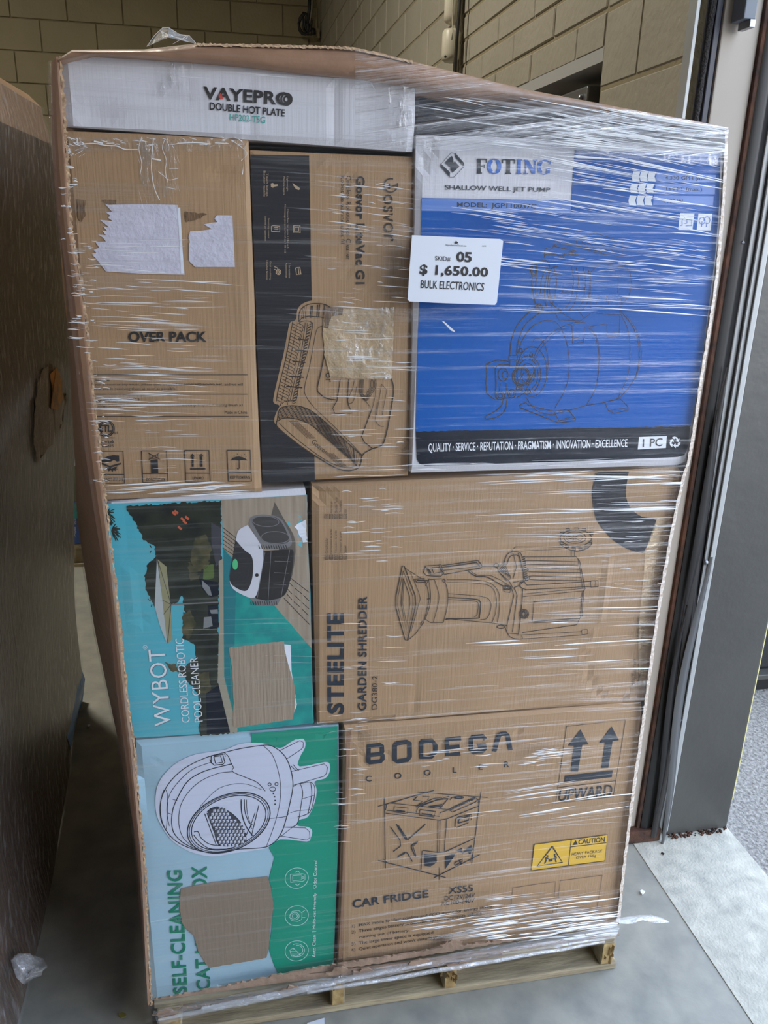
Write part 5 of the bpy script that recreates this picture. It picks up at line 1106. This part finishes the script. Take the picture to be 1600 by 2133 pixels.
folds('film_folds', [
    (880, 190, 1500, 300, 30, 120, 360, .8, 3.0, .18, .10), (1150, 220, 1505, 300, 34, 120, 320, 1, 4, .17, .10),
    (1150, 225, 1505, 330, 40, 60, 260, 1, 4.0, .20, .08),
    (1120, 300, 1480, 420, 40, 100, 380, .8, 3.2, .19, .15), (1000, 400, 1200, 490, 12, 100, 260, .6, 1.8, .17, .15),
    (950, 420, 1470, 560, 52, 60, 260, .7, 2.6, .14, .10), (1200, 470, 1470, 600, 40, 40, 130, .6, 1.8, .20, .05), (1250, 520, 1470, 600, 14, 60, 130, .6, 1.6, -.05, -.08),
    (1050, 560, 1460, 650, 16, 80, 300, .6, 2.2, .06, .03), (1140, 618, 1450, 646, 3, 250, 320, 2, 3.6, .045, .045),
    (290, 285, 375, 400, 34, 4, 16, .5, 1.8, 2.0, 4.0), (140, 283, 510, 305, 40, 6, 26, .6, 2.4, .4, -.2), (140, 285, 180, 330, 26, 4, 18, .8, 2.6, 1, -1), (495, 290, 516, 420, 12, 2, 8, .5, 1.5, 4, 4), (480, 150, 640, 160, 3, 60, 160, .8, 1.6, .07, .07), (180, 160, 420, 172, 5, 60, 160, .8, 2.2, .02, .02),
    (200, 490, 400, 570, 12, 60, 180, .6, 2.0, .02, .04), (210, 560, 440, 640, 22, 60, 260, .6, 2.2, .08, .02), (200, 640, 400, 780, 34, 40, 200, .6, 2.2, .05, .03),
    (190, 760, 420, 880, 34, 60, 240, .6, 2.4, .03, .0), (290, 870, 400, 1010, 20, 30, 110, .5, 1.8, .0, .0), (150, 500, 200, 760, 60, 10, 45, .7, 2.6, .05, .05), (130, 320, 160, 500, 16, 8, 30, 1, 4, .2, -.2), (190, 780, 225, 1010, 50, 8, 28, .6, 1.8, .02, .02),
    (230, 1010, 500, 1034, 22, 80, 240, 1.0, 3.6, -.05, -.05),
    (690, 370, 858, 620, 46, 30, 130, .5, 1.8, .14, .06), (700, 620, 858, 1000, 52, 30, 130, .5, 2.0, .05, -.03),
    (720, 1010, 830, 1170, 26, 30, 110, .7, 2.4, -.05, -.02), (720, 1290, 830, 1440, 12, 30, 110, .5, 1.5, .02, -.02), (1060, 1020, 1410, 1120, 22, 60, 300, .5, 1.6, -.04, -.02), (1000, 1060, 1395, 1080, 4, 200, 380, 2, 4.5, -.015, -.015), (1100, 1240, 1380, 1400, 12, 80, 300, .6, 2.4, .0, -.04), (980, 1335, 1320, 1350, 3, 200, 330, 2, 4.0, -.04, -.04),
    (1240, 1080, 1400, 1280, 22, 20, 90, .6, 1.8, -.1, .1),
    (1000, 985, 1440, 1012, 14, 100, 300, 1, 3, -.03, -.03), (860, 955, 1430, 985, 14, 80, 280, .6, 2.2, -.02, -.02),
    (660, 1480, 760, 1530, 14, 20, 70, .6, 1.8, -.1, -.1), (700, 1560, 760, 1780, 22, 15, 70, .5, 1.7, -.03, -.05), (880, 1560, 1220, 1600, 22, 30, 110, .6, 2.0, -.08, -.08), (1100, 1560, 1200, 1595, 20, 15, 70, .7, 2, -.1, -.1), (1060, 1640, 1310, 1680, 8, 100, 260, .8, 2.6, -.14, -.14), (1090, 1680, 1290, 1706, 2, 190, 200, 3, 4.2, -.14, -.14), (960, 1690, 1150, 1712, 3, 90, 160, .8, 2, -.1, -.1),
    (1010, 1872, 1280, 1950, 34, 50, 220, .7, 2.6, -.12, -.13), (980, 1915, 1285, 1960, 46, 40, 190, 1.2, 4.2, -.13, -.13), (820, 1920, 1000, 1970, 10, 60, 190, .8, 2.2, -.15, -.15),
], fold_m, 3)
folds('film_creases', [
    (980, 200, 1500, 300, 44, 150, 460, 2, 9, .18, .10), (1050, 300, 1490, 640, 30, 150, 420, 2, 7, .18, .04), (1150, 240, 1500, 300, 18, 150, 330, 4, 12, .2, .12),
    (200, 560, 520, 1030, 26, 100, 300, 1, 3.5, .04, -.02), (600, 330, 860, 1000, 44, 80, 260, 1, 3.4, .1, -.02), (230, 1060, 640, 1520, 10, 80, 300, .8, 2, .0, -.04),
    (660, 1010, 1400, 1490, 50, 120, 500, 1, 5, -.04, -.05), (300, 1560, 700, 2000, 10, 100, 300, .8, 2, -.05, -.15), (710, 1500, 1300, 1930, 56, 120, 480, 1, 5, -.08, -.15), (900, 1900, 1290, 1960, 26, 120, 300, 2, 8, -.13, -.13),
], fold_soft, 9, -0.0225)
# twisted film skirt below the cartons
skirt_m = film_material('film_skirt', base=0.2, streak=0.45, haze=0.1, rough=0.18, scale=(2.5, 2.5, 190), bump=1.0, tint=(.8, .84, .92))
SU = [(318, 2106), (430, 2084), (560, 2058), (700, 2032), (860, 2002), (1000, 1975), (1160, 1948), (1293, 1928)]
SL = [(330, 2136), (430, 2112), (560, 2086), (700, 2058), (860, 2022), (1000, 1998), (1160, 1974), (1282, 1954)]
cols = []
for k in range(6):
    t = k/5; cols.append([PY(x0+(x1-x0)*t, y0+(y1-y0)*t, -0.026+.004*math.sin(k*2.3+x0*.02)) for (x0, y0), (x1, y1) in zip(smooth(SU, 6), smooth(SL, 6))])
strip('film_skirt', cols, skirt_m, wrap)
rt = random.Random(5)
for i, (p0, p1, w) in enumerate((((420, 2100), (900, 2006), 5), ((640, 2068), (1260, 1962), 5), ((330, 2124), (700, 2050), 5))):
    pts = [PY(p0[0]+(p1[0]-p0[0])*k/14, p0[1]+(p1[1]-p0[1])*k/14+rt.uniform(-1, 1), -0.030) for k in range(15)]
    tube('film_rope', pts, [w*.0009*(.6+.5*math.sin(math.pi*k/14)) for k in range(15)], film_tail, wrap)
def tail(name, pts, r, parent=None, mat=None, seed=0):
    """crumpled free end of film"""
    bm = bmesh.new(); rg = random.Random(seed); rings = []; n = 14
    for i, p in enumerate(pts):
        t = (Vector(pts[min(i+1, len(pts)-1)]) - Vector(pts[max(i-1, 0)])).normalized(); a1 = t.cross(Vector((0, 0.3, 1))).normalized(); b1 = t.cross(a1)
        rings.append([bm.verts.new(Vector(p) + (a1*math.cos(2*math.pi*k/n) + b1*.45*math.sin(2*math.pi*k/n))*r[i]*rg.uniform(.55, 1.25)) for k in range(n)])
    for A1, B1 in zip(rings, rings[1:]):
        for k in range(n): bm.faces.new((A1[k], A1[(k+1) % n], B1[(k+1) % n], B1[k]))
    return bobj(name, bm, mat or film_tail, parent, smooth=True)
tail('loose_film_tail', [PY(x, y, -0.02) for x, y in ((1286, 1918), (1310, 1916), (1335, 1913), (1360, 1914), (1378, 1917), (1392, 1920))], [.008, .012, .010, .012, .010, .003], wrap, seed=2)
bm = bmesh.new()
tp = [(306, 97), (340, 57), (352, 58), (372, 72), (392, 74), (408, 91)]
tv = [bm.verts.new(PY(x, y, 0.03+.02*math.sin(i*2))) for i, (x, y) in enumerate(tp)]; cv = bm.verts.new(PY(350, 78, -.01)); 
for i in range(len(tv)-1): bm.faces.new((tv[i], tv[i+1], cv))
bobj('film_peak', bm, film_tail, wrap)
strokes('film_peak_edges', Face(0.02), [[(306, 97), (322, 74), (340, 57), (352, 58)], [(334, 64), (356, 76), (386, 82), (392, 76)], [(352, 58), (374, 72), (394, 74), (408, 90)], [(360, 92), (388, 76)], [(334, 64), (342, 74), (338, 80)]], fold_m, wrap, .9)

# ================================================================== DOOR JAMB on the right
jamb = thing('door_jamb_post', 'dark painted steel door post standing on the concrete sill', 'post', (1.28, 0.45, 0.0))
HJ = 3.3
box('post_face', (1.190, 1.382, 0.390, 0.58, 0.004, HJ), steel_dark, jamb, 0.004)
box('grey_channel', (1.138, 1.188, 0.382, 0.42, 0.02, HJ), steel_grey, jamb, 0.003)
box('channel_lip', (1.150, 1.153, 0.374, 0.384, 0.02, HJ), rubber, jamb)
box('channel_lip', (1.168, 1.170, 0.376, 0.384, 0.02, HJ), steel_dark, jamb)
edge_y = M('bright_edge_paint', (214, 206, 150), rough=.4)
box('bright_edge', (1.383, 1.386, 0.392, 0.40, 0.1, HJ), edge_y, jamb)
for z in (0.86, 1.9, 0.4):
    lathe('bolt', [(0.0, -.006), (.006, -.005), (.007, 0)], (1.160, 0.380, z), metal_m, jamb, 10, 'Y')
bm = bmesh.new()
for k in range(60):
    x = random.uniform(1.19, 1.38); y = 0.386+random.uniform(-.012, .006); r_ = random.uniform(.002, .006)
    bmesh.ops.create_icosphere(bm, subdivisions=1, radius=r_, matrix=Matrix.Translation((x, y, .004)))
bobj('rust_flakes', bm, rust, jamb, kind='stuff')
pj = thing('pale_jamb_panel', 'pale painted steel jamb strip between the bin and the black rubber seal', 'door frame', (1.05, 0.40, 0.0))
box('panel', (1.006, 1.090, 0.395, 0.46, 0.004, HJ), beige_paint, pj, 0.003)
box('rusty_angle', (1.090, 1.100, 0.386, 0.46, 0.004, HJ), rust, pj, 0.002)
box('track_bracket', (1.022, 1.048, 0.35, 0.395, 2.035, 2.25), M('bracket_grey', (112, 120, 132), rough=.5), pj, 0.002)
box('bracket_foot', (1.034, 1.046, 0.345, 0.385, 2.02, 2.034), metal_m, pj, 0.001)
tk = thing('door_track', 'dark vertical door track with a fuzzy brush seal left of the pale jamb', 'door track', (0.98, 0.42, 0.0))
box('track_edge', (0.952, 0.960, 0.41, 0.44, 1.0, HJ), steel_grey, tk, 0.001)
box('track_rail', (0.991, 1.005, 0.40, 0.44, 0.3, HJ), navy_void_rail, tk, 0.002)
bm = bmesh.new(); gb = random.Random(8)
pts = []
for i in range(70):
    z = 1.0+i*(HJ-1.0)/69; pts.append((0.983+0.004*math.sin(z*3)-max(0, 1.9-z)*.02*0, 0.404, z))
tube('brush_seal', pts, [.0065+gb.uniform(-.0015, .002) for _ in pts], brush_m, tk)
# rubber seal hanging down, split and curling at the bottom
seal = thing('rubber_seal', 'long black rubber door seal hanging in split flaps beside the post', 'rubber seal', (1.13, 0.37, 0.0))
def ribbon(name, ctr, w, th, mat, parent):
    c0, c1, c2, c3 = [], [], [], []
    for (x, y, z), ww in zip(ctr, w):
        c0.append(Vector((x-ww/2, y, z))); c1.append(Vector((x-ww*.1, y-th, z))); c2.append(Vector((x+ww/2, y, z))); c3.append(Vector((x, y+th*.6, z)))
    return strip(name, [c0, c1, c2, c3, c0], mat, parent)
zs = [HJ-i*(HJ-.02)/44 for i in range(45)]
ribbon('seal_strip', [(1.118, .384, z) for z in zs], [.036]*45, .006, rubber, seal)
zs1 = [1.35-i*1.33/30 for i in range(31)]
ribbon('seal_flap', [(1.134+.010*math.sin(z*3+.4), .372-.006*math.sin(z*5), z) for z in zs1], [.004+.026*math.sin(math.pi*min(1, (1.35-z)/1.2))**.6 if z > .2 else .02 for z in zs1], .006, M('charcoal_rubber', (52, 50, 50), rough=.35), seal)
zs2 = [.9-i*.9/24 for i in range(25)]
ribbon('seal_flap', [(1.152+.012*math.sin(z*7+1), .362, z-.02) for z in zs2], [.005+.02*math.sin(math.pi*min(1, (z+.02)/.95))**.7 for z in zs2], .004, M('grey_rubber', (86, 88, 90), rough=.35), seal)
zs3 = [1.25-i*.55/18 for i in range(19)]
ribbon('seal_flap', [(1.118+.006*math.sin(z*8), .368, z) for z in zs3], [.003+.022*math.sin(math.pi*(i/18)) for i in range(19)], .004, rubber, seal)
zs3 = [.75-i*.70/18 for i in range(19)]
ribbon('seal_flap', [(1.122+.008*math.sin(z*8), .366, z) for z in zs3], [.003+.020*math.sin(math.pi*(i/18)) for i in range(19)], .004, rubber, seal)
bm = bmesh.new()
for x, z in ((1.118, 1.62), (1.12, 1.16), (1.118, .5), (1.122, 2.1)):
    bmesh.ops.create_icosphere(bm, subdivisions=1, radius=.004, matrix=Matrix.Translation((x, .377, z)))
bobj('rivets', bm, metal_m, seal)
box('rusty_foot', (1.06, 1.16, .372, .44, .003, .045), rust, pj, .004)

# window / hatch recess in the block wall, meter and conduit inside
hatch = struct(box('window_1', (WX+0.18, WX+0.2, 1.16, 2.02, 1.45, 2.14), navy))
box('lintel', (WX-.002, WX+0.18, 1.16, 2.02, 2.10, 2.14), M('lintel_steel', (176, 176, 176), rough=.35), hatch)
mt_ = thing('meter_box', 'grey metal meter box with a round dial in the wall recess', 'meter', (WX+.1, 1.42, 1.95))
box('meter_case', (WX+.02, WX+.12, 1.30, 1.52, 1.93, 2.06), metal_m, mt_, .006)
lathe('dial', [(.058, 0), (.058, -.03), (.05, -.036), (0, -.037)], (WX+.02, 1.46, 1.99), M('dial_grey', (120, 122, 124), rough=.5), mt_, 24, 'X')
for z in (1.955, 2.03): lathe('bolt', [(.009, 0), (.009, -.01), (0, -.012)], (WX+.02, 1.335, z), metal_m, mt_, 10, 'X')
tube('pipe_end', [(WX+.09, 1.30, 1.945), (WX+.05, 1.2, 1.945)], .012, plastic_cream, mt_)
jb = tag(box('junction_box', (WX-.01, WX+.05, 1.66, 1.76, 1.93, 2.045), metal_m, None, .006), 'small grey junction box beside the meter, half hidden by the bin rim', 'box')
# motion sensors on conduit
ms = thing('alarm_sensor', 'cream cylindrical alarm sensor on the block wall, lower of two', 'sensor', (WX-.05, 2.68, 2.30))
def sensor(root, y, z0, z1, r):
    lathe('sensor_body', [(r*.6, z0), (r*.95, z0+.01), (r, z0+.03), (r, z1-.012), (r*.8, z1)], (WX-.055, y, 0), plastic_cream, root, 24)
sensor(ms, 2.68, 2.345, 2.475, .042); 
lathe('indicator', [(.006, 0), (.005, -.004)], (WX-.09, 2.64, 2.36), ink, ms, 8, 'Y')
ms2 = thing('alarm_sensor', 'cream cylindrical alarm sensor on the block wall, upper of two', 'sensor', (WX-.05, 2.69, 2.50))
sensor(ms2, 2.69, 2.50, 2.66, .036)
cb = thing('conduit', 'grey conduit with a dark cable running beside the cream alarm sensors', 'conduit', (WX-.03, 2.66, 2.0))
tube('pipe', [(WX-.03, 2.67, 1.9), (WX-.03, 2.67, 4.6)], .014, pipe_m, cb)
tube('cable', [(WX-.05+.004*math.sin(k*.9), 2.60+.008*math.sin(k*.7), 1.95+k*.08) for k in range(34)], .008, cable_m, cb, 6)
tube('thin_wire', [(WX-.075+.004*math.sin(k), 2.60+.01*math.sin(k*.8), 2.42+k*.03) for k in range(12)], .0035, plastic_cream, cb, 6)
# cable bundle in the far corner
cc = thing('cable_bundle', 'tangle of dark cables hanging from a pale pipe in the far corner', 'cables', (0.95, 8.15, 3.3))
q = lambda px, py: PY(px, py, 8.1)
tube('pale_pipe', [q(650, -40), q(650, 10), q(646, 36), q(643, 48)], .016, pipe_m, cc)
tube('cable', [q(645, -40), q(645, 20), q(641, 50)], .02, cable_m, cc)
tube('cable_loop', [q(634+9*math.cos(t*.5)+3*math.sin(t*.9), 50+22*math.sin(t*.5)) for t in range(26)], .012, cable_m, cc, 6)
tube('cable_loop', [q(642+7*math.cos(t*.6), 48+18*math.sin(t*.6)) for t in range(22)], .011, cable_m, cc, 6)
tube('cable_loop', [q(632, 25), q(631, 45), q(633, 62), q(640, 72), q(648, 72), q(653, 66), q(652, 58)], .010, cable_m, cc, 6)
tube('black_plug', [q(652, 60), q(653, 72)], .028, cable_m, cc)
box('wall_socket', (q(656, 60).x, q(668, 60).x, 8.16, 8.25, q(660, 76).z, q(660, 55).z), block_m, cc, .01)

# ================================================================== LEFT WRAPPED LOAD
ll = thing('wrapped_pallet_load', 'tall dark brown film-wrapped cardboard load at the left edge of the picture', 'pallet load', (-1.0, 0.5, 0.12))
SIL = [(90, 235), (108, 300), (118, 420), (132, 600), (147, 760), (151, 900), (148, 1020), (149, 1140), (151, 1300), (156, 1400), (157, 1440)]
YE = 1.34
sil = [PY(x, y, YE) for x, y in smooth(SIL, 4)]
botl = [PZ(x, y, .13) for x, y in ((157, 1440), (122, 1620), (92, 1780), (42, 1990), (4, 2100))]
zt, zb_ = 1.92, sil[-1].z
cols = []
YS = [YE, 1.25, 1.1, .9, .7, .5, .3, .1, -.15, -.4]
def botx(Y):
    for p0, p1 in zip(botl, botl[1:]):
        if p1.y <= Y <= p0.y: return p0.x+(p1.x-p0.x)*(Y-p0.y)/(p1.y-p0.y)
    return botl[0].x if Y > botl[0].y else botl[-1].x
for Y in YS:
    col = []; t = (YE-Y)/(YE+.4)
    for i, p in enumerate(sil):
        u = i/(len(sil)-1); bxx = botx(Y)
        x = p.x + (bxx-sil[-1].x)*u**2 + .010*noise.noise(Vector((Y*4, p.z*3, 2))) - .05*t*(1-u)
        z = p.z if i else 1.925
        lowz = .10 if Y > 1.05 else (.03 if Y > .8 else .012)
        if u > .99: z = lowz
        col.append(Vector((x, Y, z)))
    cols.append(col)
top0 = [Vector((c[0].x-.03, c[0].y, 1.955)) for c in cols]; top1 = [Vector((-1.6, c[0].y, 2.02)) for c in cols]
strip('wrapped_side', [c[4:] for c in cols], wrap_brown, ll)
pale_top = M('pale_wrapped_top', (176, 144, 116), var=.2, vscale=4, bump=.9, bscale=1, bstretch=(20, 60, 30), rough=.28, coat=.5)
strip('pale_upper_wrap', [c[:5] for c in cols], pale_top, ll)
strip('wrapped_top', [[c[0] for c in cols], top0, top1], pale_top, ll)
strip('wrapped_back', [cols[0], [Vector((-1.6, YE+.0, p.z)) for p in cols[0]]], wrap_brown, ll)
strip('wrapped_front', [cols[-1], [Vector((-1.6, -.4, p.z)) for p in cols[-1]]], wrap_brown, ll)
strip('film_layer', [[p+Vector((.006, 0, 0)) for p in c] for c in cols], film_material('dark_load_film', base=.10, streak=.40, haze=.35, rough=.25, scale=(30, 60, 22), bump=.9, rot=(math.radians(22), 0, 0)), ll)
# loose drape and the orange scuff, lying on the wrapped side
def on_side(px, py, lift):
    X = -.5; P = PX(px, py, X)
    for _ in range(12):
        c = min(cols, key=lambda q: abs(q[0].y-P.y)); v = min(c, key=lambda q: abs(q.z-P.z)); X = v.x+lift; P = PX(px, py, X)
    return P
def pasted(name, pts, lift, mat):
    bm = bmesh.new(); bm.faces.new([bm.verts.new(on_side(x, y, lift)) for x, y in pts]); bmesh.ops.triangulate(bm, faces=bm.faces[:]); return bobj(name, bm, mat, ll)
pasted('torn_flap', jag([(78, 800), (92, 770), (104, 752), (128, 780), (137, 830), (130, 880), (104, 930), (78, 965), (70, 900)], 3, 7, 3), .006, M('olive_grey_card', (128, 112, 86), var=.25, vscale=12, bump=.5, rough=.5))
pasted('orange_scuff', [(104, 780), (118, 765), (128, 792), (131, 830), (122, 855), (106, 850), (109, 810)], .010, M('orange_scuff', (206, 146, 56), col2=(120, 104, 76), vscale=40, rough=.6))
tail('film_bundle', [PY(x, y, 1.0) for x, y in ((118, 1590), (122, 1640), (124, 1670), (112, 1695), (98, 1740))], [.01, .022, .018, .014, .004], ll, seed=8)
tail('film_tail', [PZ(x, y, z) for x, y, z in ((28, 1995, .16), (48, 2010, .15), (66, 2028, .12), (78, 2024, .14), (86, 2016, .17))], [.012, .034, .038, .022, .006], ll, seed=4)
tail('film_tail', [PZ(x, y, .05) for x, y in ((22, 2050), (18, 2080), (8, 2105), (-4, 2140))], [.004, .014, .02, .02], ll, seed=5)
bp_ = thing('blue_pallet', 'bright blue pallet under the dark wrapped load on the left', 'pallet', (-1.0, 0.5, 0.0))
bxe = [PZ(155, 1470, .10), PZ(90, 1760, .09), PZ(30, 2020, .08)]
for k in range(5):
    y = -.35+k*.4; box('deck_board', (-1.55, botx(min(1.3, max(-.2, y)))-.05, y, y+.14, .09, .115), blue_pallet, bp_, .004)
for x in (-1.5, -1.1): box('stringer', (x, x+.1, -.35, 1.35, .0, .09), blue_pallet, bp_, .004)
edge = [Vector((botx(y)-(.0 if y > .9 else .02), y, 0)) for y in (1.36, 1.25, 1.15, 1.05, .96)]
strip('side_block', [[e+Vector((0, 0, .125)) for e in edge], [e+Vector((.006, 0, .09)) for e in edge], [e+Vector((-.01, 0, .004)) for e in edge], [e+Vector((-.1, 0, .004)) for e in edge]], blue_pallet, bp_)

# ================================================================== FAR STACK seen down the aisle
fp = thing('far_wooden_pallet', 'low wooden pallet far down the aisle under printed cartons', 'pallet', (-1.0, 3.2, 0))
for y in (2.64, 3.1, 3.5): box('stringer', (-1.6, -.45, y, y+.05, .018, .10), wood, fp)
for k in range(3): box('bottom_board', (-1.6+.5*k, -1.5+.5*k+.04, 2.62, 3.6, .001, .018), wood, fp)
box('bottom_board', (-1.6, -.45, 2.62, 2.72, .001, .017), wood, fp)
for k in range(6): box('deck_board', (-1.6, -.45, 2.62+k*.16, 2.72+k*.16, .101, .12), wood, fp)
def farbox(z0, z1, m1, lab, txt=None, m2=None):
    f = Face(2.62, wob=0)
    t = thing('far_carton', lab, 'carton', (-.8, 3.3, z0))
    box('carton_body', (-1.55, -.48, 2.62, 3.6, z0, z1-.002), m1, t, .006)
    if m2: box('printed_band', (-1.55, -.48, 2.617, 2.62, z0+.62*(z1-z0), z1-.01), m2, t)
    return t, f
fz = [PY(157, y, 2.62).z for y in (1126, 1045, 885, 770, 600)]
ft, ff = farbox(.122, fz[1], M('far_blue', (50, 92, 170)), 'blue and teal carton lowest on the far pallet down the aisle', None, M('far_teal', (30, 150, 150)))
text('Aiper Scuba X1', ff, [(152, 1117), (151, 1058), (159, 1058), (160, 1117)], white_ink, ft, lift=.004)
ft, ff = farbox(fz[1], fz[2], M('far_dark', (44, 52, 46), col2=(90, 110, 60), vscale=8), 'dark photo-printed carton second up on the far pallet', None, None)
patches('white_print', ff, [[(148, 952), (158, 950), (158, 970), (148, 972)], [(149, 905), (157, 900), (157, 918), (150, 916)]], white_ink, ft, .002)
ft, ff = farbox(fz[2], fz[3], M('far_white', (176, 170, 168)), 'white and red carton third up on the far pallet', None, M('far_red', (170, 70, 66)))
ft, ff = farbox(fz[3], 1.6, kraft_dark, 'plain brown carton topmost on the far pallet', None, None)

# ================================================================== small things on the floor and outside
def scrap(name, label, pts, mat, z=.004, cat='scrap'):
    bm = bmesh.new(); bm.faces.new([bm.verts.new(PZ(x, y, z)) for x, y in pts]); r = bmesh.ops.extrude_face_region(bm, geom=bm.faces[:])
    for v in r['geom']:
        if isinstance(v, bmesh.types.BMVert): v.co.z += .003
    bmesh.ops.triangulate(bm, faces=bm.faces[:]); bmesh.ops.recalc_face_normals(bm, faces=bm.faces[:])
    return tag(bobj(name, bm, mat), label, cat)
scrap('paper_scrap', 'white paper scrap on the floor at the very bottom, in front of the pallet', [(640, 2133), (676, 2122), (676, 2150), (640, 2160)], paper)
scrap('foam_chip', 'tiny white foam chip on the concrete right of the bin', [(1333, 1857), (1337, 1855), (1344, 1858), (1341, 1862), (1338, 1864), (1335, 1861)], paper)
scrap('brown_leaf', 'small yellowish leaf scrap on the dark floor, bottom left', [(247, 2114), (255, 2110), (263, 2113), (262, 2119), (254, 2121), (248, 2118)], M('yellow_leaf', (130, 124, 60)))
scrap('dark_chip', 'small dark chip on the concrete sill by the post', [(1378, 1776), (1384, 1779), (1382, 1781), (1377, 1778)], rubber)
scrap('pale_crumb', 'pale crumb lying on the aisle floor between the loads', [(182, 1511), (188, 1510), (188, 1513), (183, 1514)], paper)
ob = thing('black_cabinet', 'black speckled box standing outside on the asphalt beyond the post', 'box', (2.2, 1.3, 0))
box('cabinet_body', (1.9, 2.9, 1.10, 1.7, .07, .55), black_m, ob, .01)
box('base_rail', (1.88, 2.92, 1.06, 1.72, .045, .068), steel_dark, ob, .004)
box('base', (1.90, 2.90, 1.08, 1.70, -.01, .045), rubber, ob, .004)
